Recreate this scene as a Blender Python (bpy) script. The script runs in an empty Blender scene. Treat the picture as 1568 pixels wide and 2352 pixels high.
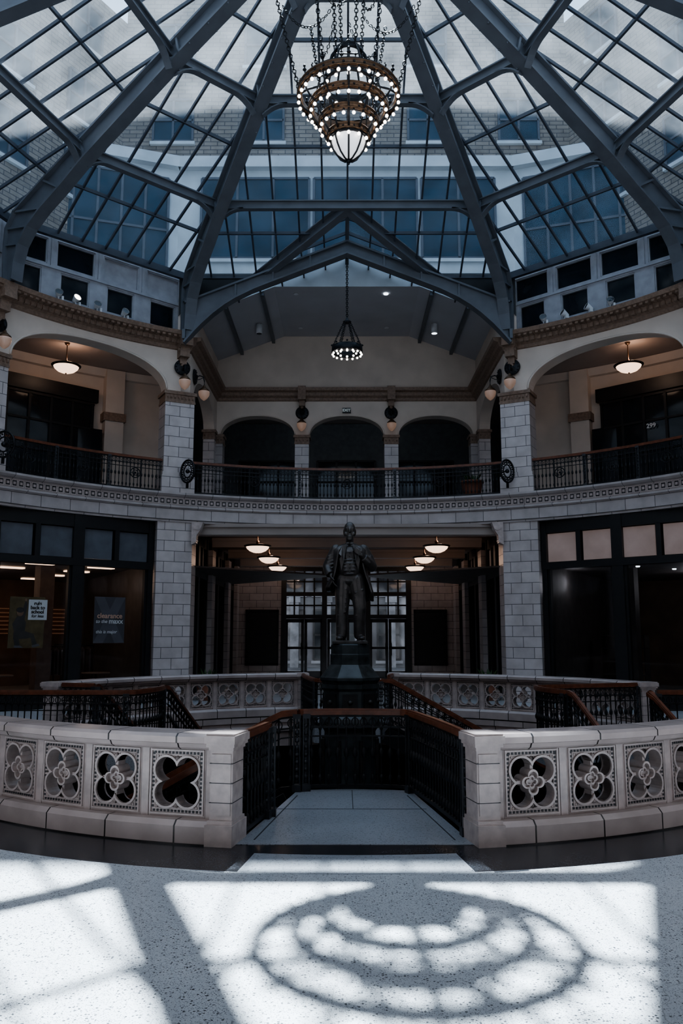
import bpy, math, random
from math import sin,cos,tan,radians,pi,sqrt,atan2,floor as fl
from mathutils import Vector, Matrix
random.seed(3)
S=bpy.context.scene; COL=S.collection
CY=12.8
E1=27.5; E2=56.7
def P(phi,r,z=0.0):
    a=radians(phi); return Vector((r*sin(a),CY+r*cos(a),z))
def F(phi,r,z=0.0):
    return Matrix.Translation(P(phi,r,z))@Matrix.Rotation(-radians(phi),4,'Z')
def T(x,y,z,rz=0): return Matrix.Translation((x,y,z))@Matrix.Rotation(rz,4,'Z')

# ------------------------------------------------------------ materials
def newmat(name):
    m=bpy.data.materials.new(name); m.use_nodes=True
    nt=m.node_tree; b=nt.nodes['Principled BSDF']; return m,nt,b
def N(nt,t,**k):
    n=nt.nodes.new(t)
    for a,v in k.items(): setattr(n,a,v)
    return n
def coords(nt,mode):
    tc=N(nt,'ShaderNodeTexCoord')
    if mode=='obj': return tc.outputs['Object']
    geo=N(nt,'ShaderNodeNewGeometry')
    if mode=='world': return geo.outputs['Position']
    sep=N(nt,'ShaderNodeSeparateXYZ'); comb=N(nt,'ShaderNodeCombineXYZ')
    if mode=='ring':
        nt.links.new(geo.outputs['Position'],sep.inputs[0])
        sb=N(nt,'ShaderNodeMath',operation='SUBTRACT'); sb.inputs[1].default_value=CY
        nt.links.new(sep.outputs['Y'],sb.inputs[0])
        at=N(nt,'ShaderNodeMath',operation='ARCTAN2')
        nt.links.new(sep.outputs['X'],at.inputs[0]); nt.links.new(sb.outputs[0],at.inputs[1])
        mu=N(nt,'ShaderNodeMath',operation='MULTIPLY'); mu.inputs[1].default_value=9.8
        nt.links.new(at.outputs[0],mu.inputs[0]); nt.links.new(mu.outputs[0],comb.inputs['X'])
        nt.links.new(sep.outputs['Z'],comb.inputs['Y'])
    else:
        nt.links.new(tc.outputs['Object'],sep.inputs[0])
        ad=N(nt,'ShaderNodeMath',operation='ADD')
        nt.links.new(sep.outputs['X'],ad.inputs[0]); nt.links.new(sep.outputs['Y'],ad.inputs[1])
        nt.links.new(ad.outputs[0],comb.inputs['X']); nt.links.new(sep.outputs['Z'],comb.inputs['Y'])
    return comb.outputs[0]
def plain(name,col,rough=.5,metal=0.,var=.15,scale=6.,emit=None,es=0.,bump=0.,spec=None):
    m,nt,b=newmat(name)
    co=coords(nt,'obj'); no=N(nt,'ShaderNodeTexNoise'); no.inputs['Scale'].default_value=scale; no.inputs['Detail'].default_value=5
    nt.links.new(co,no.inputs['Vector'])
    r=N(nt,'ShaderNodeValToRGB'); r.color_ramp.elements[0].position=.3; r.color_ramp.elements[1].position=.7
    r.color_ramp.elements[0].color=tuple(c*(1-var) for c in col)+(1,)
    r.color_ramp.elements[1].color=tuple(min(1,c*(1+var)) for c in col)+(1,)
    nt.links.new(no.outputs['Fac'],r.inputs['Fac']); nt.links.new(r.outputs['Color'],b.inputs['Base Color'])
    b.inputs['Roughness'].default_value=rough; b.inputs['Metallic'].default_value=metal
    if spec is not None: b.inputs['Specular IOR Level'].default_value=spec
    if emit: b.inputs['Emission Color'].default_value=emit+(1,); b.inputs['Emission Strength'].default_value=es
    if bump>0:
        bp=N(nt,'ShaderNodeBump'); bp.inputs['Strength'].default_value=bump; bp.inputs['Distance'].default_value=.02
        nt.links.new(no.outputs['Fac'],bp.inputs['Height']); nt.links.new(bp.outputs[0],b.inputs['Normal'])
    return m
def brick(name,c1,c2,mort,bw,bh,mode,ms=.012,rough=.35,off=.5):
    m,nt,b=newmat(name); co=coords(nt,mode)
    t=N(nt,'ShaderNodeTexBrick'); nt.links.new(co,t.inputs['Vector'])
    t.inputs['Color1'].default_value=c1+(1,); t.inputs['Color2'].default_value=c2+(1,); t.inputs['Mortar'].default_value=mort+(1,)
    t.inputs['Scale'].default_value=1; t.inputs['Mortar Size'].default_value=ms; t.inputs['Mortar Smooth'].default_value=.2
    t.inputs['Brick Width'].default_value=bw; t.inputs['Row Height'].default_value=bh; t.offset=off
    no=N(nt,'ShaderNodeTexNoise'); no.inputs['Scale'].default_value=3.; no.inputs['Detail'].default_value=6
    nt.links.new(coords(nt,'world'),no.inputs['Vector'])
    mx=N(nt,'ShaderNodeMixRGB',blend_type='MULTIPLY'); mx.inputs['Fac'].default_value=.55
    r=N(nt,'ShaderNodeValToRGB'); r.color_ramp.elements[0].position=.3; r.color_ramp.elements[0].color=(.6,.58,.57,1); r.color_ramp.elements[1].position=.65
    nt.links.new(no.outputs['Fac'],r.inputs['Fac']); nt.links.new(t.outputs['Color'],mx.inputs['Color1']); nt.links.new(r.outputs['Color'],mx.inputs['Color2'])
    nt.links.new(mx.outputs[0],b.inputs['Base Color']); b.inputs['Roughness'].default_value=rough
    bp=N(nt,'ShaderNodeBump'); bp.inputs['Strength'].default_value=.4; bp.inputs['Distance'].default_value=.01; bp.invert=True
    nt.links.new(t.outputs['Fac'],bp.inputs['Height']); nt.links.new(bp.outputs[0],b.inputs['Normal'])
    return m
def terrazzo(name,base,chip1,chip2,rough=.3,cracks=True):
    m,nt,b=newmat(name); co=coords(nt,'world')
    def layer(prevcol,scale,thr,col):
        v=N(nt,'ShaderNodeTexVoronoi'); v.inputs['Scale'].default_value=scale; nt.links.new(co,v.inputs['Vector'])
        sc=N(nt,'ShaderNodeSeparateColor'); nt.links.new(v.outputs['Color'],sc.inputs[0])
        g=N(nt,'ShaderNodeMath',operation='GREATER_THAN'); g.inputs[1].default_value=thr; nt.links.new(sc.outputs[0],g.inputs[0])
        d=N(nt,'ShaderNodeMath',operation='LESS_THAN'); d.inputs[1].default_value=.42; nt.links.new(v.outputs['Distance'],d.inputs[0])
        mm=N(nt,'ShaderNodeMath',operation='MULTIPLY'); nt.links.new(g.outputs[0],mm.inputs[0]); nt.links.new(d.outputs[0],mm.inputs[1])
        mx=N(nt,'ShaderNodeMixRGB'); nt.links.new(mm.outputs[0],mx.inputs['Fac']); mx.inputs['Color2'].default_value=col+(1,)
        if prevcol is None: mx.inputs['Color1'].default_value=base+(1,)
        else: nt.links.new(prevcol,mx.inputs['Color1'])
        return mx.outputs[0]
    c=layer(None,120,.62,chip1); c=layer(c,62,.84,chip2); c=layer(c,200,.55,tuple(x*.68 for x in base))
    no=N(nt,'ShaderNodeTexNoise'); no.inputs['Scale'].default_value=1.2; no.inputs['Detail'].default_value=4; nt.links.new(co,no.inputs['Vector'])
    r=N(nt,'ShaderNodeValToRGB'); r.color_ramp.elements[0].position=.3; r.color_ramp.elements[0].color=(.82,.82,.83,1); r.color_ramp.elements[1].position=.7
    nt.links.new(no.outputs['Fac'],r.inputs['Fac'])
    mx=N(nt,'ShaderNodeMixRGB',blend_type='MULTIPLY'); mx.inputs['Fac'].default_value=1; nt.links.new(c,mx.inputs['Color1']); nt.links.new(r.outputs[0],mx.inputs['Color2'])
    out=mx.outputs[0]
    v=N(nt,'ShaderNodeTexVoronoi',feature='DISTANCE_TO_EDGE'); v.inputs['Scale'].default_value=.55
    n2=N(nt,'ShaderNodeTexNoise'); n2.inputs['Scale'].default_value=3; nt.links.new(co,n2.inputs['Vector'])
    ad=N(nt,'ShaderNodeMixRGB',blend_type='ADD'); ad.inputs['Fac'].default_value=.25; nt.links.new(co,ad.inputs['Color1']); nt.links.new(n2.outputs['Color'],ad.inputs['Color2'])
    nt.links.new(ad.outputs[0],v.inputs['Vector'])
    lt=N(nt,'ShaderNodeMath',operation='LESS_THAN'); lt.inputs[1].default_value=.0011; nt.links.new(v.outputs['Distance'],lt.inputs[0])
    m2=N(nt,'ShaderNodeMixRGB'); nt.links.new(lt.outputs[0],m2.inputs['Fac']); nt.links.new(out,m2.inputs['Color1']); m2.inputs['Color2'].default_value=tuple(x*.55 for x in base)+(1,)
    nt.links.new(m2.outputs[0],b.inputs['Base Color']); b.inputs['Roughness'].default_value=rough
    return m
def glassmat(name,tint,dirt0,dirt1,gl=.06,dirtcol=(.8,.88,.95)):
    m,nt,b=newmat(name); nt.nodes.remove(b); out=nt.nodes['Material Output']
    tr=N(nt,'ShaderNodeBsdfTransparent'); tr.inputs[0].default_value=tint+(1,)
    tl=N(nt,'ShaderNodeBsdfTranslucent'); tl.inputs[0].default_value=dirtcol+(1,)
    gs=N(nt,'ShaderNodeBsdfGlossy'); gs.inputs['Roughness'].default_value=.05; gs.inputs[0].default_value=(.8,.85,.9,1)
    no=N(nt,'ShaderNodeTexNoise'); no.inputs['Scale'].default_value=.9; no.inputs['Detail'].default_value=7
    nt.links.new(coords(nt,'world'),no.inputs['Vector'])
    mr=N(nt,'ShaderNodeMapRange'); mr.inputs['From Min'].default_value=.3; mr.inputs['From Max'].default_value=.7; mr.inputs['To Min'].default_value=dirt0; mr.inputs['To Max'].default_value=dirt1
    nt.links.new(no.outputs['Fac'],mr.inputs['Value'])
    a=N(nt,'ShaderNodeMixShader'); nt.links.new(mr.outputs[0],a.inputs[0]); nt.links.new(tr.outputs[0],a.inputs[1]); nt.links.new(tl.outputs[0],a.inputs[2])
    c=N(nt,'ShaderNodeMixShader'); c.inputs[0].default_value=gl; nt.links.new(a.outputs[0],c.inputs[1]); nt.links.new(gs.outputs[0],c.inputs[2])
    nt.links.new(c.outputs[0],out.inputs[0]); return m

M_tile=brick('glazed_tile',(.62,.55,.53),(.54,.48,.47),(.11,.10,.10),.56,.28,'xy',.008,.28)
M_tiler=brick('glazed_tile_ring',(.54,.48,.465),(.47,.42,.41),(.10,.09,.09),.75,.28,'ring',.008,.3)
M_terra=brick('balustrade_terracotta',(.53,.445,.42),(.46,.385,.365),(.03,.026,.026),1.15,5.,'ring',.014,.25)
M_panel=plain('terracotta_panel',(.50,.42,.395),.26,0,.16,9,bump=.1)
M_dark_in=plain('dark_inlay',(.04,.04,.045),.5)
M_cream=plain('cream_plaster',(.68,.58,.50),.75,0,.08,1.5)
M_brown=plain('brown_terracotta',(.25,.17,.125),.6,0,.25,14,bump=.3)
M_iron=plain('black_iron',(.02,.021,.024),.42,.5,.2)
M_wood=plain('varnished_wood',(.15,.05,.025),.3,0,.35,12)
M_brass=plain('aged_brass',(.14,.082,.048),.42,.7,.3,20)
M_bronze=plain('dark_bronze',(.075,.068,.066),.30,.55,.35,8,bump=.15)
M_marble=plain('dark_green_marble',(.028,.034,.036),.25,0,.5,6)
M_steel=plain('painted_steel',(.12,.132,.152),.5,.0,.12,3)
M_bar=plain('glazing_bar_paint',(.05,.058,.075),.5,0,.15,3)
M_drum=plain('grey_drum_paint',(.34,.35,.385),.6,0,.15,4)
M_glass=glassmat('skylight_glass',(.84,.92,.97),.018,.075,.03)
M_shopglass=glassmat('shop_glass',(.85,.85,.85),.0,.004,.07)
M_doorglass=glassmat('door_glass',(.30,.31,.33),.0,.01,.08)
M_darkglass=plain('dark_window_glass',(.012,.018,.024),.08,0,.3,2)
M_teal=plain('teal_window_glass',(.005,.032,.056),.35,0,.35,.8,spec=.2)
M_terr=terrazzo('terrazzo_light',(.60,.62,.64),(.17,.185,.21),(.05,.055,.065))
M_terr2=terrazzo('terrazzo_dark',(.022,.024,.03),(.11,.12,.14),(.012,.012,.012),.22)
M_terr3=terrazzo('terrazzo_mid',(.36,.38,.41),(.16,.17,.19),(.07,.075,.085))
M_brickx=brick('pale_brick',(.24,.20,.165),(.17,.145,.125),(.07,.065,.065),.62,.2,'xy',.022,.8)
M_lime=plain('pale_limestone',(.44,.46,.475),.8,0,.15,1.)
M_black=plain('black_paint',(.012,.012,.013),.45)
M_dceil=plain('blue_grey_ceiling',(.48,.48,.51),.8,0,.06,1)
M_taupe=plain('taupe_ceiling',(.36,.30,.27),.8,0,.08,1)
M_lamp=plain('lit_alabaster',(.9,.75,.6),.4,0,.05,6,(1.,.68,.49),2.)
M_acorn=plain('frosted_lamp_glass',(.42,.32,.27),.35,0,.1,6,(1.,.6,.4),.12)
M_bulb=plain('lit_bulb',(.9,.9,.9),.4,0,.0,6,(1.,.93,.85),5.)
M_bowl=plain('lit_white_glass',(.9,.9,.9),.3,0,.0,6,(.95,.95,1.),.75)
M_tube=plain('warm_light_panel',(.9,.8,.7),.4,0,.0,6,(1.,.66,.45),2.6)
M_dot=plain('small_downlight',(.9,.8,.7),.4,0,.0,6,(.8,.9,1.),4.)
M_orange=plain('orange_slatwall',(.20,.13,.09),.6,0,.3,1.5)
M_storedk=plain('store_dark',(.07,.062,.06),.6,0,.3,3)
M_trans=plain('grey_transom_glass',(.12,.13,.15),.3,0,.2,3)
M_transl=plain('lit_transom_glass',(.30,.25,.235),.35,0,.35,.9,(1.,.70,.60),.08)
M_slat=plain('glowing_slat',(.4,.22,.13),.5,0,.1,3,(1.,.5,.28),.06)  # faint glow put into the slat colour; the slats are no lamps
M_text=plain('white_lettering',(.9,.9,.9),.5,0,.0,3)
M_texto=plain('orange_lettering',(.9,.58,.42),.5,0,.0,3)
M_textd=plain('black_lettering',(.03,.03,.03),.5,0,.0,3)
M_purp=plain('slate_poster',(.10,.098,.11),.5,0,.1,3)
M_purp2=plain('light_slate_poster',(.15,.145,.165),.5,0,.1,3)
M_yel=plain('ochre_poster',(.15,.11,.055),.5,0,.35,5)
M_skin=plain('printed_tone',(.28,.17,.11),.6,0,.2,5)
M_clay=plain('clay_pot',(.25,.10,.06),.6)
M_leaf=plain('leaf_green',(.03,.07,.02),.6)
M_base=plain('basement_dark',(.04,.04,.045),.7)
M_street=plain('street_stone',(.16,.165,.175),.8,0,.6,.7)
M_white=plain('white_metal',(.65,.66,.68),.45)
M_silver=plain('silvered_iron',(.055,.058,.065),.4,.4,.3)

# ------------------------------------------------------------ mesh builder
class MB:
    def __init__(s): s.v=[];s.f=[];s.mi=[];s.sm=[]
    def add(s,vs,fs,mi=0,sm=False,M=None):
        o=len(s.v)
        if M is None: s.v+=[tuple(p) for p in vs]
        else: s.v+=[tuple(M@Vector(p)) for p in vs]
        s.f+=[tuple(i+o for i in f) for f in fs]; s.mi+=[mi]*len(fs); s.sm+=[sm]*len(fs)
        return s
    def bx(s,x0,x1,y0,y1,z0,z1,mi=0,M=None):
        v=[(x0,y0,z0),(x1,y0,z0),(x1,y1,z0),(x0,y1,z0),(x0,y0,z1),(x1,y0,z1),(x1,y1,z1),(x0,y1,z1)]
        return s.add(v,[(0,3,2,1),(4,5,6,7),(0,1,5,4),(1,2,6,5),(2,3,7,6),(3,0,4,7)],mi,False,M)
    def box(s,c,d,mi=0,M=None):
        return s.bx(c[0]-d[0]/2,c[0]+d[0]/2,c[1]-d[1]/2,c[1]+d[1]/2,c[2]-d[2]/2,c[2]+d[2]/2,mi,M)
    def beam(s,p0,p1,w,h,up=(0,0,1),mi=0,M=None):
        p0=Vector(p0);p1=Vector(p1);d=(p1-p0)
        if d.length<1e-6: return s
        d.normalize();up=Vector(up);a=d.cross(up)
        if a.length<1e-4: a=d.cross(Vector((1,0,0)))
        a.normalize();b=a.cross(d).normalized();a=a*w/2;b=b*h/2
        v=[p0-a-b,p0+a-b,p0+a+b,p0-a+b,p1-a-b,p1+a-b,p1+a+b,p1-a+b]
        return s.add(v,[(0,1,2,3),(7,6,5,4),(0,4,5,1),(1,5,6,2),(2,6,7,3),(3,7,4,0)],mi,False,M)
    def ibeam(s,p0,p1,w,h,mi=0,up=(0,0,1)):
        p0=Vector(p0);p1=Vector(p1);d=(p1-p0).normalized();a=d.cross(Vector(up)).normalized();b=a.cross(d).normalized()
        s.beam(p0,p1,.03,h,up,mi); s.beam(p0+b*h/2,p1+b*h/2,w,.03,up,mi); s.beam(p0-b*h/2,p1-b*h/2,w,.03,up,mi); return s
    def cyl(s,p0,p1,r0,r1=None,n=8,mi=0,M=None,sm=True):
        if r1 is None: r1=r0
        p0=Vector(p0);p1=Vector(p1);d=(p1-p0).normalized()
        a=d.cross(Vector((0,0,1)))
        if a.length<1e-3: a=Vector((1,0,0))
        a.normalize();b=d.cross(a)
        vs=[]
        for p,r in((p0,r0),(p1,r1)):
            for i in range(n):
                t=2*pi*i/n; vs.append(p+a*r*cos(t)+b*r*sin(t))
        s.add(vs,[(i,(i+1)%n,n+(i+1)%n,n+i) for i in range(n)],mi,sm,M)
        s.add(vs,[tuple(range(n))[::-1],tuple(range(n,2*n))],mi,False,M); return s
    def lathe(s,prof,n=16,M=None,mi=0,sm=True,rot=0.):
        vs=[];fs=[]
        for r,z in prof:
            for i in range(n):
                t=2*pi*i/n+rot; vs.append((r*cos(t),r*sin(t),z))
        for j in range(len(prof)-1):
            for i in range(n):
                k=(i+1)%n; fs.append((j*n+i,j*n+k,(j+1)*n+k,(j+1)*n+i))
        return s.add(vs,fs,mi,sm,M)
    def tube(s,pts,r,n=6,mi=0,closed=False,M=None):
        pts=[Vector(p) for p in pts]; N_=len(pts); vs=[];fs=[]
        for i,p in enumerate(pts):
            if closed: d=pts[(i+1)%N_]-pts[i-1]
            else: d=pts[min(i+1,N_-1)]-pts[max(i-1,0)]
            d.normalize(); a=d.cross(Vector((0,0,1)))
            if a.length<.05: a=d.cross(Vector((0,1,0)))
            a.normalize(); b=d.cross(a)
            rr=r[i] if isinstance(r,(list,tuple)) else r
            for k in range(n):
                t=2*pi*k/n; vs.append(p+a*rr*cos(t)+b*rr*sin(t))
        m=N_ if closed else N_-1
        for i in range(m):
            j=(i+1)%N_
            for k in range(n):
                l=(k+1)%n; fs.append((i*n+k,i*n+l,j*n+l,j*n+k))
        if not closed: fs.append(tuple(range(n))[::-1]); fs.append(tuple(range((N_-1)*n,N_*n)))
        return s.add(vs,fs,mi,True,M)
    def arc(s,prof,p0,p1,n,mi=0,caps=True):
        vs=[];fs=[];k=len(prof)
        for i in range(n+1):
            ph=p0+(p1-p0)*i/n
            for r,z in prof: vs.append(P(ph,r,z))
        for i in range(n):
            for j in range(k):
                l=(j+1)%k; fs.append((i*k+j,i*k+l,(i+1)*k+l,(i+1)*k+j))
        if caps: fs.append(tuple(range(k))); fs.append(tuple(range(n*k,n*k+k))[::-1])
        return s.add(vs,fs,mi)
    def rail(s,pts,w,h):
        # mitred rectangular bar swept along a polyline (one connected piece)
        pts=[Vector(p) for p in pts]; n=len(pts); vs=[];fs=[]
        for i,p in enumerate(pts):
            d=(pts[min(i+1,n-1)]-pts[max(i-1,0)]); d.z=0; d.normalize(); a=Vector((-d.y,d.x,0))*w/2
            if 0<i<n-1:
                d1=(pts[i]-pts[i-1]); d1.z=0; d1.normalize(); c=max(.5,d.dot(d1)); a=a/c
            u=Vector((0,0,h/2)); vs+=[p-a-u,p+a-u,p+a+u,p-a+u]
        for i in range(n-1):
            for j in range(4): l=(j+1)%4; fs.append((4*i+j,4*i+l,4*i+4+l,4*i+4+j))
        fs+=[(3,2,1,0),(4*n-4,4*n-3,4*n-2,4*n-1)]
        return s.add(vs,fs)
    def straight(s,prof,a,b,mi=0):
        a=Vector(a);b=Vector(b);d=(b-a).normalized();nn=Vector((-d.y,d.x));vs=[];k=len(prof)
        for p in(a,b):
            for o,z in prof: q=p+nn*o; vs.append((q.x,q.y,z))
        fs=[(j,(j+1)%k,k+(j+1)%k,k+j) for j in range(k)]+[tuple(range(k))[::-1],tuple(range(k,2*k))]
        return s.add(vs,fs,mi)
    def sphere(s,c,r,n=12,m=8,mi=0,M=None,sc=(1,1,1)):
        vs=[];fs=[]
        for j in range(m+1):
            t=pi*j/m
            for i in range(n):
                a=2*pi*i/n; vs.append((c[0]+r*sc[0]*sin(t)*cos(a),c[1]+r*sc[1]*sin(t)*sin(a),c[2]+r*sc[2]*cos(t)))
        for j in range(m):
            for i in range(n):
                k=(i+1)%n; fs.append((j*n+i,(j+1)*n+i,(j+1)*n+k,j*n+k))
        return s.add(vs,fs,mi,True,M)
    def mesh(s,name,mats):
        me=bpy.data.meshes.new(name); me.from_pydata(s.v,[],s.f)
        for m in mats: me.materials.append(m)
        me.polygons.foreach_set('material_index',s.mi); me.polygons.foreach_set('use_smooth',s.sm)
        me.validate(clean_customdata=False); me.update(); return me
    def obj(s,name,mats,parent=None,label=None,cat=None,kind=None,group=None,M=None):
        if not isinstance(mats,(list,tuple)): mats=[mats]
        o=bpy.data.objects.new(name,s.mesh(name,mats)); COL.objects.link(o)
        if parent: o.parent=parent
        if M is not None: o.matrix_local=M
        if label:o['label']=label
        if cat:o['category']=cat
        if kind:o['kind']=kind
        if group:o['group']=group
        return o
def empty(name,label,cat,M=None,group=None,kind=None):
    o=bpy.data.objects.new(name,None); o.empty_display_size=.2; COL.objects.link(o)
    o['label']=label;o['category']=cat
    if group:o['group']=group
    if kind:o['kind']=kind
    if M is not None:o.matrix_local=M
    return o
def share(name,me,parent,M):
    o=bpy.data.objects.new(name,me); COL.objects.link(o); o.parent=parent; o.matrix_local=M; return o
def dup(root,M,label=None):
    def rec(o,par):
        c=o.copy(); COL.objects.link(c)
        if par: c.parent=par
        for ch in o.children: rec(ch,c)
        return c
    r=rec(root,None); r.matrix_local=M
    if label: r['label']=label
    return r
def curve_geo(loops,depth):
    cu=bpy.data.curves.new('tmp','CURVE'); cu.dimensions='2D'; cu.fill_mode='BOTH'; cu.extrude=depth/2
    for lp in loops:
        sp=cu.splines.new('POLY'); sp.points.add(len(lp)-1)
        for i,(x,y) in enumerate(lp): sp.points[i].co=(x,y,0,1)
        sp.use_cyclic_u=True
    ob=bpy.data.objects.new('tmp',cu); COL.objects.link(ob)
    dg=bpy.context.evaluated_depsgraph_get(); me=bpy.data.meshes.new_from_object(ob.evaluated_get(dg))
    vs=[tuple(v.co) for v in me.vertices]; fs=[tuple(p.vertices) for p in me.polygons]
    bpy.data.objects.remove(ob); bpy.data.curves.remove(cu); bpy.data.meshes.remove(me); return vs,fs
def text_geo(body,size,bold=0.,italic=0.):
    cu=bpy.data.curves.new('tmp','FONT'); cu.body=body; cu.size=size; cu.offset=bold; cu.align_x='CENTER'; cu.align_y='CENTER'; cu.extrude=.003; cu.shear=italic; cu.space_line=.85
    ob=bpy.data.objects.new('tmp',cu); COL.objects.link(ob)
    dg=bpy.context.evaluated_depsgraph_get(); me=bpy.data.meshes.new_from_object(ob.evaluated_get(dg))
    vs=[tuple(v.co) for v in me.vertices]; fs=[tuple(p.vertices) for p in me.polygons]
    bpy.data.objects.remove(ob); bpy.data.curves.remove(cu); bpy.data.meshes.remove(me); return vs,fs
def lamp(loc,power,col=(1,.72,.52),rad=.12,parent=None):
    l=bpy.data.lights.new('lamp_or_fill_light','POINT'); l.energy=power; l.color=col; l.shadow_soft_size=rad  # serves the pendant lamps and the added fill lights
    o=bpy.data.objects.new('lamp_or_fill_light',l); COL.objects.link(o); o.location=loc
    if parent: o.parent=parent
    return o
UPR=Matrix.Rotation(radians(90),4,'X')   # xy plane -> xz plane, facing -Y
def quatre(d,a,rot=45,n=64):
    out=[]
    for i in range(n):
        th=2*pi*i/n; de=(th-radians(rot)+pi/4)%(pi/2)-pi/4
        r=d*cos(de)+sqrt(max(0,a*a-(d*sin(de))**2)); out.append((r*cos(th),r*sin(th)))
    return out

# ================================================================= STRUCTURE
RO=5.42
def ringfaces(mb,r0,r1,z,p0,p1,n,mi,up=True):
    vs=[];fs=[]
    for i in range(n+1):
        ph=p0+(p1-p0)*i/n; vs.append(P(ph,r0,z)); vs.append(P(ph,r1,z))
    for i in range(n):
        f=(2*i,2*i+2,2*i+3,2*i+1); fs.append(f[::-1] if up else f)
    mb.add(vs,fs,mi)
g=7.9
mb=MB()
ringfaces(mb,RO,6.45,0,-180+g,180-g,96,1); ringfaces(mb,RO,5.92,0,180-g,180+g,8,1); ringfaces(mb,5.92,6.45,0,180-g,180+g,8,2)
ringfaces(mb,6.45,21.3,0,0,360,96,0)
mb.obj('floor',[M_terr,M_terr2,M_terr3],label='pale speckled terrazzo floor with dark circular border',kind='structure')
mb=MB(); mb.arc([(RO,-.002),(RO,-.12),(RO+.05,-.14),(RO+.05,-.2),(RO-.03,-.24),(RO-.03,-.3),(RO+.05,-.33),(RO+.05,-.62),(RO+.4,-.62),(RO+.4,-.002)],0,360,120,0,False)
mb.obj('trim_1',[M_terra],label='moulded terracotta edge of the round floor opening',kind='structure')
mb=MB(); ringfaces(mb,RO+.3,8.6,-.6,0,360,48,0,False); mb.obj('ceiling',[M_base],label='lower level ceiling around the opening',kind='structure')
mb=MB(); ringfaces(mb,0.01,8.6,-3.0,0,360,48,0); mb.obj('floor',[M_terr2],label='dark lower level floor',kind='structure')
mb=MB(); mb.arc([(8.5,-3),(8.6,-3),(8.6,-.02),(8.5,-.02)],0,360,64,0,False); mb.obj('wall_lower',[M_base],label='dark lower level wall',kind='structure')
mb=MB(); ringfaces(mb,9.95,21.3,4.72,0,360,96,0,False); mb.obj('ceiling',[M_taupe],label='taupe plaster ceiling of the ground level',kind='structure')
mb=MB(); ringfaces(mb,9.75,21.3,5.42,0,360,96,0); mb.obj('floor',[M_terr3],label='upper gallery floor',kind='structure')
mb=MB(); mb.arc([(9.9,4.70),(9.9,4.74),(9.86,4.76),(9.86,5.06),(9.80,5.08),(9.80,5.12),(9.86,5.13),(9.86,5.36),(9.78,5.38),(9.72,5.42),(9.72,5.47),(10.0,5.47),(10.05,4.70)],0,360,160,0,False)
mb.obj('trim_2',[M_tiler],label='curved tile fascia band under the gallery railing',kind='structure')
mb=MB()
ph=-68.
while ph<68:
    M=F(ph,9.86,5.245)
    mb.bx(-.075,.075,-.02,0,-.085,-.065,0,M);mb.bx(-.075,.075,-.02,0,.065,.085,0,M);mb.bx(-.075,-.055,-.02,0,-.065,.065,0,M);mb.bx(.055,.075,-.02,0,-.065,.065,0,M)
    mb.bx(-.03,.03,-.025,0,-.03,.03,0,M); mb.bx(-.055,.055,-.005,0,-.065,.065,1,M)
    ph+=.98
mb.obj('trim_3',[M_panel,M_dark_in],label='row of small square rosettes along the fascia',kind='structure')

def arch_wall(mb,mapf,L,ops,zb,zt,Th,step=.12,mi=0):
    us=[0.,L]
    for a,b,sp,ap in ops:
        m=36
        us+=[(a+b)/2-(b-a)/2*cos(pi*i/m) for i in range(m+1)]
    u=0
    while u<L: us.append(u); u+=step*6
    us=sorted(set(round(x,5) for x in us))
    def z(u):
        for a,b,sp,ap in ops:
            if a<=u<=b:
                t=(u-(a+b)/2)/((b-a)/2); return sp+(ap-sp)*sqrt(max(0,1-abs(t)**2.2))
        return zb
    vs=[];fs=[]
    for u in us:
        f=mapf(u,0);b_=mapf(u,Th);zz=z(u)
        vs+=[(f[0],f[1],zz),(f[0],f[1],zt),(b_[0],b_[1],zz),(b_[0],b_[1],zt)]
    for i in range(len(us)-1):
        a=4*i;b=a+4
        fs+=[(a,b,b+1,a+1),(a+2,a+3,b+3,b+2),(a,a+2,b+2,b),(a+1,b+1,b+3,a+3)]
    k=len(vs)-4; fs+=[(0,1,3,2),(k,k+2,k+3,k+1)]
    mb.add(vs,fs,mi)
SPR=8.25
bays=[(E1,E2),(E2,90),(90,124.3),(124.3,152.5)]
for sgn in(1,-1):
    for a,b in bays:
        p0=a if sgn>0 else -b; L=b-a
        mb=MB(); arch_wall(mb,lambda u,d,p0=p0:P(p0+u,9.78+d),L,[(2.3,L-2.3,SPR,9.18)],SPR,9.75,.45)
        mb.obj('wall_right' if sgn>0 else 'wall_left',[M_cream],label='cream plaster arched gallery wall',kind='structure')
        mb=MB(); pts=[]
        for i in range(41):
            t=-cos(pi*i/40); u=L/2+(L/2-2.3)*t; z=SPR+.93*sqrt(max(0,1-abs(t)**2.2))
            pts.append(P(p0+u,9.765,z+.02))
        mb.tube(pts,.03,6); mb.obj('trim_4',[M_cream],label='raised arch moulding',kind='structure')
mb=MB(); arch_wall(mb,lambda u,d:P(152.5+u,9.78+d),55,[(2.3,52.7,SPR,9.3)],SPR,9.75,.45)
mb.obj('wall_near',[M_cream],label='cream arched gallery wall',kind='structure')
HX=4.31; YE=26.4
mb=MB(); arch_wall(mb,lambda u,d:(-HX+u,YE+d),2*HX,[(c+HX-1.24,c+HX+1.24,SPR,8.9) for c in(-2.95,0,2.95)],SPR,9.75,.4)
mb.obj('wall_far',[M_cream],label='cream end wall with three arches',kind='structure')
for c in(-2.95,0,2.95):
    mb=MB(); pts=[(c-1.24*cos(pi*i/32),YE-.01,SPR+.02+.65*sqrt(max(0,1-abs(cos(pi*i/32))**2.2))) for i in range(33)]
    mb.tube(pts,.025,6); mb.obj('trim_4',[M_cream],label='raised arch moulding',kind='structure')
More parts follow.
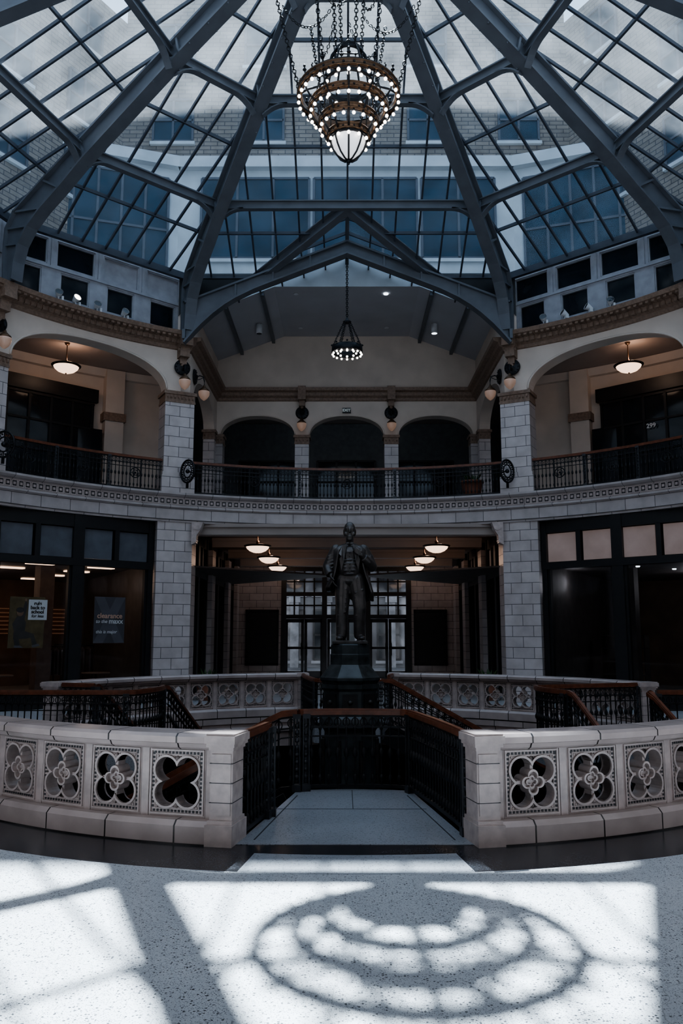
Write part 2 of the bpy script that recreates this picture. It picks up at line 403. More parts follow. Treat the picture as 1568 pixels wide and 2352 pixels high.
mb=MB(); v=[(-HX,YE+.02,9.7),(HX,YE+.02,9.7),(HX,YE+.02,10.85),(2.1,YE+.02,11.7),(-2.1,YE+.02,11.7),(-HX,YE+.02,10.85)]
mb.add(v,[(0,1,2,3,4,5)]); mb.obj('wall_far',[M_cream],label='cream gable wall above the cornice',kind='structure')
for s,nm in((-1,'wall_left'),(1,'wall_right')):
    mb=MB(); arch_wall(mb,lambda u,d:(s*(HX+d),21.7+u),YE-21.7,[(.55,4.25,SPR,9.1)],SPR,9.75,.35)
    mb.bx(min(s*HX,s*(HX+.3)),max(s*HX,s*(HX+.3)),21.3,YE+.3,9.74,10.95)
    mb.obj(nm,[M_cream],label='cream side wall of the upper hall with an arch',kind='structure')
mb=MB(); y0,y1=22.4,YE+.05
for (xa,za),(xb,zb) in (((-HX,10.82),(-2.1,11.67)),((-2.1,11.67),(2.1,11.67)),((2.1,11.67),(HX,10.82))):
    mb.add([(xa,y0,za),(xb,y0,zb),(xb,y1,zb),(xa,y1,za),(xa,y0,za+.1),(xb,y0,zb+.1),(xb,y1,zb+.1),(xa,y1,za+.1)],[(0,1,2,3),(7,6,5,4)])
mb.obj('ceiling',[M_dceil],label='blue-grey sloped hall ceiling',kind='structure')
mb=MB(); mb.add([(-HX,22.4,10.75),(-2.1,22.4,11.66),(2.1,22.4,11.66),(HX,22.4,10.75),(HX,22.4,10.9),(0,22.4,12.55),(-HX,22.4,10.9)],[(0,1,2,3,4,5,6)])
mb.obj('wall_far',[M_lime],label='pale gable panel above the hall ceiling',kind='structure')
for s in(-1,1):
    for X in(2.45,3.5):
        z=11.67-(X-2.1)*.385
        mb=MB(); mb.beam((s*X,22.45,z-.06),(s*X,YE,z-.06),.1,.12); mb.obj('trim_5',[M_steel],label='grey ceiling rib of the hall',kind='structure')
mb=MB(); ringfaces(mb,9.7,21.3,9.72,E1,360-E1,96,0,False)
mb.obj('ceiling',[M_taupe],label='gallery ceiling',kind='structure')
mb=MB()
for a,b,c,d,z in((HX+.05,12,21.2,34,9.735),(-12,-HX-.05,21.2,34,9.735),(-HX-.05,HX+.05,YE+.1,34,9.745)):
    mb.add([(a,c,z),(a,d,z),(b,d,z),(b,c,z)],[(0,1,2,3)])
mb.obj('ceiling',[M_taupe],label='corridor ceiling',kind='structure')
mb=MB(); ringfaces(mb,9.9,21.3,10.2,E1,360-E1,96,0,True); mb.obj('ceiling',[M_lime],label='unseen pale roof slab added around the dome to block light',kind='structure')  # unseen slab added to stop sky light entering the galleries
mb=MB(); mb.arc([(21,0),(21.3,0),(21.3,9.8),(21,9.8)],22,338,90,0,False)
mb.obj('wall_light_block',[M_storedk],label='unseen dark enclosing wall added to keep sky light out',kind='structure')  # unseen enclosure added so the sky does not flood in from behind
mb=MB()
for a,b,c,d in((-9,-2.5,0,4.72),(2.5,9,0,4.72),(-9,9,4.72,9.8),(-2.5,2.5,4.35,4.72)):
    mb.bx(a,b,33,33.3,c,d)
mb.obj('wall_far',[M_tile],label='tiled rear wall of the arcade hall',kind='structure')
mb=MB(); mb.bx(-9,9,30.6,30.8,5.42,9.72); mb.obj('wall_far',[plain('corridor_wall',(.12,.13,.14),.7)],label='dark corridor wall behind the arches',kind='structure')
for x in(-2.95,0,2.95):
    mb=MB(); mb.bx(x-1.1,x+1.1,30.5,30.58,5.5,8.2,0)
    for q in(-1.1,-.37,.37,1.1): mb.bx(x+q-.04,x+q+.04,30.44,30.52,5.45,8.25,1)
    for q in(5.5,7.4,8.2): mb.bx(x-1.1,x+1.1,30.44,30.52,q,q+.07,1)
    mb.obj('window_2',[M_darkglass,M_black],label='dark glazed partition behind the arches',kind='structure')
for x in(-1.5,1.5): lamp((x,28.6,9.3),5,(.75,.88,1.),.2)  # weak fill lights added to brighten the corridor, no fittings
for s,nm in((1,'wall_right'),(-1,'wall_left')):
    mb=MB(); a,b=(24,75) if s>0 else (-75,-24)
    mb.arc([(13.6,5.42),(13.8,5.42),(13.8,9.75),(13.6,9.75)],a,b,24,0)
    mb.obj(nm,[M_cream],label='cream back wall of the gallery',kind='structure')
    mb=MB(); mb.arc([(13.42,9.5),(13.6,9.5),(13.6,9.71),(13.3,9.71)],a,b,24,0); mb.obj('trim_6',[M_cream],label='ceiling moulding of the gallery',kind='structure')
    mb=MB(); M=F(s*32,13.4); mb.bx(-.28,.28,-.15,.2,5.42,9.7,0,M); mb.bx(-.34,.34,-.2,.2,8.1,8.35,1,M)
    mb.obj('trim_7',[M_cream,M_brown],label='cream pilaster with brown capital',kind='structure')
    M=F(s*43,13.2)
    mb=MB(); mb.bx(-1.9,1.9,0,.05,5.5,8.5,0,M)
    for x in(-1.9,-1.27,-.63,0,.63,1.27,1.9): mb.bx(x-.035,x+.035,-.05,.02,5.45,8.55,1,M)
    for z in(5.45,6.9,7.75,8.5): mb.bx(-1.95,1.95,-.05,.02,z,z+.06,1,M)
    mb.bx(-2.05,2.05,-.08,.06,8.6,9.0,1,M)
    o=mb.obj('window_1',[M_darkglass,M_black],label='dark shop window on the gallery',kind='structure')
    M=F(s*35.2,13.3); mb=MB(); mb.bx(-.4,.4,-.02,.1,5.42,7.8,0,M)
    mb.obj('door_2',[M_darkglass],label='dark gallery door',kind='structure')
vs,fs=text_geo('299',.18,.003)
mb=MB(); mb.add(vs,fs,0,False,F(41.2,13.10,7.6)@UPR); mb.obj('unit_number',[M_text],label='white unit number 299 on dark shop glass',cat='sign')

def cornice_prof(r): return [(r,9.40),(r-.05,9.42),(r-.07,9.5),(r-.18,9.56),(r-.22,9.66),(r-.46,9.70),(r-.50,9.80),(r+.2,9.80),(r+.2,9.40)]
mb=MB(); mb.arc(cornice_prof(9.78),E1-1,360-E1+1,140,0)
ph=E1
while ph<75:
    for s in(1,-1):
        mb.bx(-.045,.045,-.16,0,9.53,9.64,0,F(s*ph,9.70,0)); mb.bx(-.04,.04,-.2,0,9.64,9.70,0,F(s*ph,9.56,0))
    ph+=.95
mb.obj('trim_8',[M_brown],label='brown moulded terracotta cornice with dentils',kind='structure')
cp=[(0,9.40),(.05,9.42),(.07,9.5),(.16,9.56),(.18,9.66),(.30,9.70),(.32,9.80),(-.1,9.80),(-.1,9.40)]
def cornice_line(a,b):
    mb=MB(); mb.straight(cp,a,b); a=Vector(a);b=Vector(b);L=(b-a).length;d=(b-a)/L;nn=Vector((-d.y,d.x)); u=.1
    while u<L:
        q=a+d*u+nn*.1; mb.box((q.x,q.y,9.59),(.08,.08,.1)) ; u+=.17
    mb.obj('trim_9',[M_brown],label='brown terracotta cornice in the hall',kind='structure')
cornice_line((HX,YE),(-HX,YE)); cornice_line((-HX,YE),(-HX,21.5)); cornice_line((HX,21.5),(HX,YE))

def lower_pier(M,w=.95,d=.9):
    e=empty('stone_pier','glazed tile pier supporting the curved gallery','pillar',M,'tile piers around the rotunda')
    mb=MB(); mb.bx(-w/2,w/2,0,d,.32,4.70); mb.obj('shaft',[M_tile],e)
    mb=MB(); mb.bx(-w/2-.05,w/2+.05,-.05,d,0,.28); mb.bx(-w/2-.025,w/2+.025,-.025,d,.28,.32); mb.obj('plinth',[M_tile],e)
    return e
def upper_col(M,w=.80,d=.62,h0=5.47,group='tile columns on the gallery'):
    e=empty('stone_column','square glazed tile column with brown carved capital','column',M,group)
    mb=MB(); mb.bx(-w/2,w/2,0,d,h0+.55,8.02); mb.obj('shaft',[M_tile],e)
    mb=MB(); mb.bx(-w/2-.05,w/2+.05,-.05,d+.03,h0,h0+.45); mb.bx(-w/2-.03,w/2+.03,-.03,d+.02,h0+.45,h0+.55); mb.obj('plinth',[M_tile],e)
    mb=MB(); mb.bx(-w/2-.02,w/2+.02,-.02,d+.02,7.94,8.0); mb.bx(-w/2-.01,w/2+.01,-.01,d+.01,8.0,8.16); mb.bx(-w/2-.05,w/2+.05,-.05,d+.03,8.16,8.25)
    n=int(w/.1)
    for i in range(n):
        x=-w/2+.05+i*(w-.1)/(n-1); mb.box((x,-.02,8.09),(.05,.04,.1))
        mb.sphere((x,-.04,8.07),.022,6,4)
    mb.obj('capital',[M_brown],e)
    return e
for ph in(E1,-E1,E2,-E2,90,-90,124.3,-124.3,152.5,-152.5):
    lower_pier(F(ph,9.93)); upper_col(F(ph,9.80))
for X in(-1.475,1.475): upper_col(T(X,YE-.02,0),.46,.42,5.42)
for s in(-1,1):
    upper_col(T(s*(HX+.02),YE-.1,0),.5,.45,5.42); upper_col(T(s*(HX+.12),25.65,0),.36,.3,5.42)
for ph in(E1,-E1,E2,-E2):
    mb=MB(); M=F(ph,9.75)
    mb.bx(-.16,.16,-.48,.05,9.42,9.8,0,M); mb.bx(-.13,.13,-.30,.05,9.15,9.42,0,M); mb.bx(-.09,.09,-.16,.05,8.98,9.15,0,M); mb.sphere((0,-.1,8.96),.07,8,6,0,M)
    for k in range(4): mb.cyl((-.17,-.40+.06*k,9.62-.09*k),(.17,-.40+.06*k,9.62-.09*k),.05,None,8,0,M)
    mb.obj('cornice_bracket',[M_brown],label='brown carved bracket below the cornice at a column',cat='bracket',group='cornice brackets')
for X in(-1.475,1.475):
    mb=MB(); M=T(X,YE,0); mb.bx(-.13,.13,-.34,.02,9.38,9.84,0,M); mb.bx(-.1,.1,-.2,.02,9.2,9.38,0,M); mb.sphere((0,-.1,9.18),.06,8,6,0,M)
    mb.obj('cornice_bracket',[M_brown],label='brown carved bracket on the end wall cornice',cat='bracket',group='cornice brackets')
for s in(-1,1):
    mb=MB(); M=T(s*4.15,21.75,0)
    pts=[(-s*.0,4.1),(-s*.12,4.15),(-s*.14,4.35),(-s*.24,4.5),(-s*.3,4.7),(0,4.7)]
    v=[(x,-.12,z) for x,z in pts]+[(x,.12,z) for x,z in pts]; k=len(pts)
    mb.add(v,[tuple(range(k)),tuple(range(k,2*k))[::-1]]+[(i,(i+1)%k,k+(i+1)%k,k+i) for i in range(k)],0,False,M)
    mb.cyl((-s*.16,-.15,4.58),(-s*.16,.15,4.58),.1,None,14,0,M); mb.cyl((-s*.08,-.14,4.22),(-s*.08,.14,4.22),.06,None,12,0,M)
    mb.obj('scroll_bracket',[M_panel],label='white scrolled bracket at the top of a tile pier',cat='bracket',group='scroll brackets')

# ================================================================= ROOF
ribs=[E1,E2,90,124.3,152.5,207.5,235.7,270,360-E2,360-E1]
inner=[(9.12,9.80),(9.08,10.2),(8.95,10.6),(8.65,10.95),(8.2,11.25),(7.6,11.55),(6.8,12.0),(4,13.3),(.5,14.8)]
outer=[(9.42,9.80),(9.46,10.2),(9.48,10.7),(9.45,11.1),(9.2,11.45),(8.2,11.92),(7.0,12.45),(4.1,13.7),(.5,15.25)]
def rib(ph):
    mb=MB(); k=len(inner); vs=[]
    for x,z in inner: vs.append(P(ph,x,z))
    for x,z in outer: vs.append(P(ph,x,z))
    tn=Vector((cos(radians(ph)),-sin(radians(ph)),0))*.05
    V=[v-tn for v in vs]+[v+tn for v in vs]; m=2*k
    fs=[]
    for i in range(k-1): fs+=[(i,i+1,k+i+1,k+i),(m+i,m+k+i,m+k+i+1,m+i+1)]
    mb.add(V,fs)
    tg=Vector((sin(radians(ph)),cos(radians(ph)),0))
    for L in(inner,outer):
        for i in range(k-1):
            a=P(ph,*L[i]);b=P(ph,*L[i+1]);d=(b-a).normalized(); nrm=d.cross(tn.normalized())
            mb.beam(a-d*.02,b+d*.02,.30,.05,nrm)
    for i in range(1,k-1):
        a=P(ph,*inner[i]);b=P(ph,*outer[i]); mb.beam(a,b,.24,.05,tg)
    for t in range(14):
        r=7.2-t*.5
        for s in(-1,1):
            c=P(ph,r,15.45-.43*r-.48)+tn.normalized()*s*.12; mb.sphere(c,.022,6,4)
    mb.obj('roof_rib',[M_steel],label='grey-blue painted riveted steel dome rib',cat='roof beam',group='dome ribs')
for ph in ribs: rib(ph)
mb=MB(); mb.lathe([(.0,14.65),(.5,14.7),(.55,14.85),(.55,15.2),(.4,15.5),(0,15.55)],20,T(0,CY,0)); mb.obj('dome_hub',[M_steel],label='round steel hub at the top of the dome',cat='roof hub')
PR=[7.0,4.3,2.1]
wn=10
for i in range(len(ribs)):
    a=ribs[i]; b=ribs[(i+1)%len(ribs)]
    if b<a: b+=360
    mid=(a+b)/2; half=(b-a)/2; ch=cos(radians(half)); th=tan(radians(half)); center=(i==len(ribs)-1)
    rb=9.55; pb=rb*ch; pt=.6*ch
    e=Vector((cos(radians(mid)),-sin(radians(mid)),0)); o=Vector((sin(radians(mid)),cos(radians(mid)),0)); c0=Vector((0,CY,0))
    def Q(u,p,dz=0.): return c0+o*p+e*u+Vector((0,0,15.6-.43*p/ch+dz))
    mb=MB()
    if not center: mb.add([Q(-pb*th,pb),Q(pb*th,pb),Q(pt*th,pt),Q(-pt*th,pt)],[(0,1,2,3)])
    else:
        k=.43/ch; pv0=3.1/k; xv=(pb*k-3.1)/.4
        mb.add([Q(-pb*th,pb),Q(-xv,pb),Q(0,pv0),Q(0,pt),Q(-pt*th,pt)],[(0,1,2,3,4)])
        mb.add([Q(pb*th,pb),Q(xv,pb),Q(0,pv0),Q(0,pt),Q(pt*th,pt)],[(4,3,2,1,0)])
    w=mb.obj('window_%d'%wn,[M_glass],label='sloping dome skylight of dusty glass panes',kind='structure'); wn+=1
    mb=MB(); sp=.62; nk=int(pb*th/sp)
    for kx in range(-nk,nk+1):
        u=kx*sp; p1=max(abs(u)/th,pt); p0=pb
        if center and abs(u)<xv: p0=(3.1+.4*abs(u))/k
        if p0>p1: mb.beam(Q(u,p0,-.05),Q(u,p1,-.05),.045,.07)
    hs=[pb,8.1*ch,5.65*ch,3.2*ch]
    for p in hs:
        ux=p*th; u0=0
        if center and p>pv0:
            u0=(p*k-3.1)/.4
            for s in(-1,1): mb.beam(Q(s*u0,p,-.06),Q(s*ux,p,-.06),.05,.08)
        else: mb.beam(Q(-ux,p,-.06),Q(ux,p,-.06),.05 if p<pb-.1 else .12,.08 if p<pb-.1 else .18)
    mb.obj('glazing_bars',[M_bar],w)
    for r in PR:
        p=r*ch; ux=p*th-.1; mb=MB(); 
        mb.ibeam(Q(-ux,p,-.3),Q(ux,p,-.3),.15,.2)
        for s in(-1,1):
            base=Q(s*ux,p,-.3); L=.55 if r>3 else .3
            for q in range(6):
                t0=q/6;t1=(q+1)/6
                f=lambda t:base-e*s*(L*t)+Vector((0,0,-.10-.28*(1-t)**2.2))
                mb.beam(f(t0),f(t1),.15,.03); 
                mb.add([f(t0),f(t1),base-e*s*L*t1+Vector((0,0,-.08)),base-e*s*L*t0+Vector((0,0,-.08))],[(0,1,2,3)])
        mb.obj('purlin',[M_steel],label='grey-blue steel cross beam between dome ribs',cat='roof beam',group='dome cross beams')
zg=lambda x:12.5-.4*abs(x)
k=.43/cos(radians(E1)); pb=9.55*cos(radians(E1)); xv=(pb*k-3.1)/.4; yv0=CY+3.1/k; ye=CY+pb
for s in(-1,1):
    mb=MB(); v=[(0,yv0),(0,22.4),(s*HX,22.4),(s*HX,ye),(s*xv,ye)]
    mb.add([(x,y,zg(x)) for x,y in v],[(0,1,2,3,4)])
    w=mb.obj('window_%d'%wn,[M_glass],label='gable skylight over the hall mouth',kind='structure'); wn+=1
    mb=MB()
    x=0
    while x<HX:
        y0=yv0+(ye-yv0)*min(1,x/xv); mb.beam((s*x,y0,zg(x)-.05),(s*x,22.4,zg(x)-.05),.04,.08); x+=.62
    for y in(19.9,20.7,21.3,22.1):
        x1=HX if y>=ye-.05 else xv*(y-yv0)/(ye-yv0)
        mb.beam((0,y,zg(0)-.06),(s*x1,y,zg(x1)-.06),.05,.08)
    mb.obj('glazing_bars',[M_bar],w)
    mb=MB(); mb.ibeam((0,yv0,12.35),(s*xv,ye,zg(xv)-.15),.22,.26)
    mb.obj('valley_beam',[M_steel],label='steel valley beam where the gable meets the dome',cat='roof beam',group='valley beams')
    mb=MB(); mb.add([(s*xv,ye,zg(xv)+.05),(s*4.6,ye,zg(xv)+.05),(s*4.6,ye,10.3),(s*HX,ye,10.7)],[(0,1,2,3)]); mb.obj('wall_far',[M_black],label='dark infill beside the gable',kind='structure')
mb=MB(); mb.beam((0,yv0,12.42),(0,22.4,12.42),.1,.18); mb.obj('ridge_beam',[M_steel],label='steel ridge beam of the gable skylight',cat='roof beam')
mb=MB(); YT=20.95
xs=[0,.5,1,1.5,2,2.5,3,3.3,3.6,3.9,4.1,4.25,4.35]
def tb(x):
    base=12.28-.4*x-.34
    if x>2.2: base-= .78*((x-2.2)/2.15)**2.6
    return base
for s in(-1,1):
    vs=[]
    for x in xs: vs+=[(s*x,YT-.04,12.28-.4*x),(s*x,YT-.04,tb(x)),(s*x,YT+.04,12.28-.4*x),(s*x,YT+.04,tb(x))]
    fs=[]
    for i in range(len(xs)-1): a=4*i;b=a+4; fs+=[(a,b,b+1,a+1),(a+2,a+3,b+3,b+2)]
    mb.add(vs,fs)
    for i in range(len(xs)-1):
        x0,x1=xs[i],xs[i+1]
        mb.beam((s*x0,YT,tb(x0)),(s*x1,YT,tb(x1)),.28,.05); mb.beam((s*x0,YT,12.28-.4*x0),(s*x1,YT,12.28-.4*x1),.28,.05)
    mb.beam((s*4.35,YT,tb(4.35)+.1),(s*4.35,YT,9.78),.28,.08,(1,0,0))
    for x in(1,2,3): mb.beam((s*x,YT,tb(x)),(s*x,YT,12.28-.4*x),.2,.05,(1,0,0))
mb.obj('arched_truss',[M_steel],label='grey-blue steel gable truss with arched underside',cat='roof truss')
def drum(a,b):
    global wn
    mid=(a+b)/2; half=radians(abs(b-a)/2); M=F(mid,9.80*cos(half)); w=9.80*sin(half); z0,z1=9.8,11.5
    mb=MB(); nc=4 if 2*w<5.2 else 5; cw=2*w/nc
    rows=[(9.92,10.60,.38),(10.74,11.40,.50)]
    for za,zb in((z0,rows[0][0]),(rows[0][1],rows[1][0]),(rows[1][1],z1)): mb.bx(-w,w,0,.14,za,zb,0,M)
    for za,zb,ww in rows:
        for i in range(nc+1):
            x=-w+i*cw; xa=x-(cw/2-ww) if i>0 else x; xb=x+(cw/2-ww) if i<nc else x
            mb.bx(xa,xb,0,.14,za,zb,0,M)
    mb.bx(-w,w,-.05,.02,10.64,10.70,0,M)
    for i in range(nc+1):
        x=max(-w+.04,min(w-.04,-w+i*cw)); mb.bx(x-.04,x+.04,-.04,.02,10.70,11.5,0,M)
    mb.obj('wall_drum',[M_drum],label='grey panelled drum wall below the glass dome',kind='structure')
    for r_,(za,zb,ww) in enumerate(rows):
        for i in range(nc):
            x=-w+(i+.5)*cw; mb=MB(); mb.bx(x-ww,x+ww,.08,.1,za,zb,0,M)
            for q in((x-ww,x-ww+.03,za,zb),(x+ww-.03,x+ww,za,zb),(x-ww,x+ww,za,za+.03),(x-ww,x+ww,zb-.03,zb)): mb.bx(q[0],q[1],.02,.09,q[2],q[3],1,M)
            pale=(r_==1 and a<0 and i in(2,3))
            mb.obj('window_%d'%wn,[M_drum if pale else M_darkglass,M_drum],label='small square dark drum window',kind='structure'); wn+=1
for a,b in bays:
    drum(a,b); drum(-b,-a)
mb=MB(); mb.bx(-4.5,4.5,0,.15,9.8,11.5,0,F(180,9.62*cos(radians(E1)))); mb.obj('wall_drum',[M_drum],label='grey drum wall',kind='structure')

# ================================================================= EXTERIOR seen through glass
def facade(p0,p1,z0,z1,mat,lab,nm='wall_exterior'):
    p0=Vector(p0);p1=Vector(p1);d=p1-p0;L=d.length;ang=atan2(d.y,d.x)
    M=Matrix.Translation((p0.x,p0.y,0))@Matrix.Rotation(ang,4,'Z')
    mb=MB(); mb.bx(0,L,0,.5,z0,z1); mb.obj(nm,[mat],label=lab,kind='structure',M=M); return M,L
def ext_window(M,x,z0,z1,w,mull=1,nh=1,frame=M_bar,pane=M_teal):
    global wn
    mb=MB(); mb.bx(x-w/2,x+w/2,-.04,.02,z0,z1,0)
    for i in range(mull+2):
        xx=x-w/2+w*i/(mull+1); mb.bx(xx-.05,xx+.05,-.1,.02,z0,z1,1)
    for i in range(nh+2):
        zz=z0+(z1-z0)*i/(nh+1); mb.bx(x-w/2,x+w/2,-.1,.02,zz-.05,zz+.05,1)
    mb.bx(x-w/2-.12,x+w/2+.12,-.16,.02,z0-.2,z0-.05,2)
    mb.obj('window_%d'%wn,[pane,frame,M_lime],label='office window of the neighbouring building',kind='structure',M=M); wn+=1
M,L=facade((-10.2,34.5),(10.2,34.5),21,36.35,M_brickx,'pale brick facade of the neighbouring building')
for z in(24.0,27.8,31.6):
    for x in(-7.9,-3.75,3.75,7.9): ext_window(M,x+10.2,z,z+2.05,1.8)
for s in(-1,1):
    a,b=((-16,24),(-10.2,34.5)) if s<0 else ((10.2,34.5),(16,24))
    M,L=facade(a,b,15,30,M_brickx,'pale brick side facade')
    for z in(20.,23.6,27.2):
        for x in(2.2,6,9.6): ext_window(M,x,z,z+2.,1.7)
    a,b=((-16,2),(-16,24)) if s<0 else ((16,24),(16,2))
    M,L=facade(a,b,9,24,M_brickx,'pale brick side facade')
    for z in(13,16.6,20.2):
        for x in(3,8,13,18): ext_window(M,x,z,z+2.,1.7)
    a,b=((-12.8,31.6),(-7.3,33.4)) if s<0 else ((7.3,33.4),(12.8,31.6))
    M,L=facade(a,b,10,22.0,M_lime,'pale limestone lower storey')
    ext_window(M,L/2,16.6,21.4,L-.9,4,1); ext_window(M,L/2,11.4,16.0,L-.9,4,1)
    mb=MB(); mb.bx(0,L,-.35,.5,21.9,22.3); mb.bx(0,L,-.2,.5,22.3,22.5); mb.obj('trim_10',[M_lime],label='pale stone ledge',kind='structure',M=M)
M,L=facade((-7.3,33.4),(7.3,33.4),10,22.0,M_lime,'pale limestone lower storey')
ext_window(M,3.35,17.8,21.5,4.7,2,0);ext_window(M,7.3+.85,17.8,21.5,4.5,2,0);ext_window(M,12.2,17.8,21.5,3.2,1,0)
ext_window(M,7.3,13.0,17.0,12.8,5,0)
mb=MB(); mb.bx(0,L,-.35,.5,21.9,22.3); mb.bx(0,L,-.2,.5,22.3,22.5); mb.obj('trim_10',[M_lime],label='pale stone ledge',kind='structure',M=M)
mb=MB(); mb.add([(-15,33.3,-.02),(15,33.3,-.02),(15,60,-.02),(-15,60,-.02)],[(0,1,2,3)]); mb.obj('floor',[M_street],label='pavement outside the doors',kind='structure')
M,L=facade((-14,44),(14,44),0,9,M_street,'stone building across the street')
for x in(9.5,11.2,12.9,14.6,16.3,18): ext_window(M,x,.4,3.0,1.2,1,1,M_black,M_darkglass); ext_window(M,x,3.9,6.0,1.2,1,1,M_black,M_darkglass)
M_strl=plain('street_pale_stone',(.30,.31,.32),.8,0,.5,2)
for x in(-4.4,-2.7,-1.0,.7,2.4,4.1):
    mb=MB(); mb.bx(x-.22,x+.22,43.5,44,0,3.6); mb.bx(x-.3,x+.3,43.4,44,3.4,3.7); mb.obj('trim_14',[M_strl],label='pale stone pilaster across the street',kind='structure')

# ================================================================= BALUSTRADE
PW,PH=.535,.585
outer_loop=[(-PW/2,0),(PW/2,0),(PW/2,PH),(-PW/2,PH)]
def sh(lp,dx=0,dy=PH/2): return [(x+dx,y+dy) for x,y in lp]
q1=sh(quatre(.143,.105)); q2=sh(quatre(.143,.124)); 
mbp=MB()
vs,fs=curve_geo([outer_loop,q1],.10); mbp.add(vs,fs,0,False,UPR)
vs,fs=curve_geo([q2,q1],.14); mbp.add(vs,fs,0,False,UPR)
fr=[(-PW/2+.012,.02),(PW/2-.012,.02),(PW/2-.012,PH-.02),(-PW/2+.012,PH-.02)]; fr2=[(-PW/2+.026,.034),(PW/2-.026,.034),(PW/2-.026,PH-.034),(-PW/2+.026,PH-.034)]
vs,fs=curve_geo([fr,fr2],.13); mbp.add(vs,fs,0,False,UPR)
fr=[(-PW/2+.055,.063),(PW/2-.055,.063),(PW/2-.055,PH-.063),(-PW/2+.055,PH-.063)]; fr2=[(-PW/2+.061,.069),(PW/2-.061,.069),(PW/2-.061,PH-.069),(-PW/2+.061,PH-.069)]
vs,fs=curve_geo([fr,fr2],.115); mbp.add(vs,fs,0,False,UPR)
def dents(mb,hw,z0,z1):
    for sy in(-1,1):
        y=sy*.052
        x=-hw
        while x<=hw+.001:
            for z in(z0,z1): mb.box((x,y,z),(.018,.012,.018),1)
            x+=.034
        z=z0+.034
        while z<z1-.01:
            for xx in(-hw,hw): mb.box((xx,y,z),(.018,.012,.018),1)
            z+=.034
dents(mbp,PW/2-.040,.049,PH-.049)
for sx in(-1,1):
    for sz in(-1,1):
        for sy in(-1,1):
            mbp.sphere((0,sy*.05,PH/2+sz*.195),.024,8,6); mbp.sphere((0,sy*.05,PH/2+sz*.163),.015,8,6)
            mbp.sphere((sx*.185,sy*.05,PH/2),.021,8,6); mbp.sphere((sx*.160,sy*.05,PH/2),.013,8,6)
            mbp.sphere((sx*.188,sy*.05,PH/2+sz*.212),.014,8,6); mbp.sphere((sx*.165,sy*.05,PH/2+sz*.212),.009,6,4)
            for dx in(-.028,.028): mbp.sphere((dx,sy*.05,PH/2+sz*.205),.012,6,4); mbp.sphere((sx*.192,sy*.05,PH/2+dx),.011,6,4)
PANEL_OPEN=mbp.mesh('panel',[M_panel,M_dark_in])
b1=sh(quatre(.060,.049,0,48)); b2=sh(quatre(.051,.039,0,48)); b3=sh(quatre(.032,.025,0,48))
vs,fs=curve_geo([b1,b2],.16); mbp.add(vs,fs,0,False,UPR)
vs,fs=curve_geo([b2],.06); mbp.add(vs,fs,0,False,UPR)
vs,fs=curve_geo([b3,sh(quatre(.024,.017,0,48))],.11); mbp.add(vs,fs,0,False,UPR)
for sx in(-1,1):
    mbp.beam((sx*.104,0,PH/2),(sx*.145,0,PH/2),.10,.028); mbp.beam((0,0,PH/2+sx*.104),(0,0,PH/2+sx*.145),.028,.10,(0,1,0))
PANEL=mbp.mesh('panel',[M_panel,M_dark_in])
RB=5.60
postmb=MB()
postmb.bx(-.10,.10,-.14,.14,.2,.78); postmb.bx(-.085,.085,-.15,.15,.24,.74)
for z in(.34,.5,.66): postmb.bx(-.102,.102,-.152,.152,z,z+.006,1)
POST=postmb.mesh('end_post',[M_panel,M_dark_in])
pb2=MB(); pb2.bx(-.12,.12,-.20,.20,0,.17); pb2.bx(-.11,.11,-.17,.17,.17,.2)
POSTB=pb2.mesh('post_base',[M_panel])
pc=MB(); pc.bx(-.11,.11,-.16,.16,.77,.80); pc.bx(-.125,.125,-.185,.185,.80,.83); pc.bx(-.135,.135,-.205,.205,.83,.895); pc.bx(-.125,.125,-.185,.185,.895,.91)
POSTC=pc.mesh('post_cap',[M_panel])
pm=MB(); pm.bx(-.036,.036,-.06,.06,0,PH); PIL=pm.mesh('pilaster',[M_panel])
def balustrade(p0,p1,lab,open_first=False):
    e=empty('balustrade',lab,'balustrade',Matrix.Translation((0,CY,0)),'pierced balustrade around the opening')
    inv=Matrix.Translation((0,-CY,0)); s=1 if p1>p0 else -1
    def part(mb,nm,mats): 
        return mb.obj(nm,mats,e,M=inv)
    n=max(8,int(abs(p1-p0)/1.5))
    mb=MB(); mb.arc([(RB-.19,0),(RB-.19,.15),(RB-.15,.19),(RB+.15,.19),(RB+.19,.15),(RB+.19,0)],p0,p1,n); part(mb,'plinth',[M_terra])
    mb=MB(); mb.arc([(RB-.10,.765),(RB-.14,.785),(RB-.16,.82),(RB-.19,.83),(RB-.19,.88),(RB-.16,.905),(RB+.16,.905),(RB+.19,.88),(RB+.19,.83),(RB+.16,.82),(RB+.14,.785),(RB+.10,.765)],p0,p1,n); part(mb,'coping',[M_terra])
    hw=math.degrees(.10/RB)
    for ph in(p0+s*hw,p1-s*hw):
        MM=inv@F(ph,RB)
        share('end_post',POST,e,MM); share('post_base',POSTB,e,MM); share('post_cap',POSTC,e,MM)
    a0=p0+s*(2*hw+.3); a1=p1-s*(2*hw+.3); L=radians(abs(a1-a0))*RB; np_=int(round(L/.60)); da=(a1-a0)/np_
    for i in range(np_):
        share('panel',PANEL_OPEN if (open_first and i==0) else PANEL,e,inv@F(a0+da*(i+.5),RB,.19))
    for i in range(np_+1):
        share('pilaster',PIL,e,inv@F(a0+da*i,RB,.19))
GA=10.3
balustrade(180-GA,90,'pale terracotta balustrade with pierced quatrefoil panels beside the landing')
balustrade(-180+GA,-90,'pale terracotta balustrade ending in an open quatrefoil panel',True)
balustrade(70,9.4,'pale terracotta quatrefoil balustrade behind the iron stair rail')
balustrade(-70,-9.4,'pale terracotta quatrefoil balustrade across the opening near the pier')

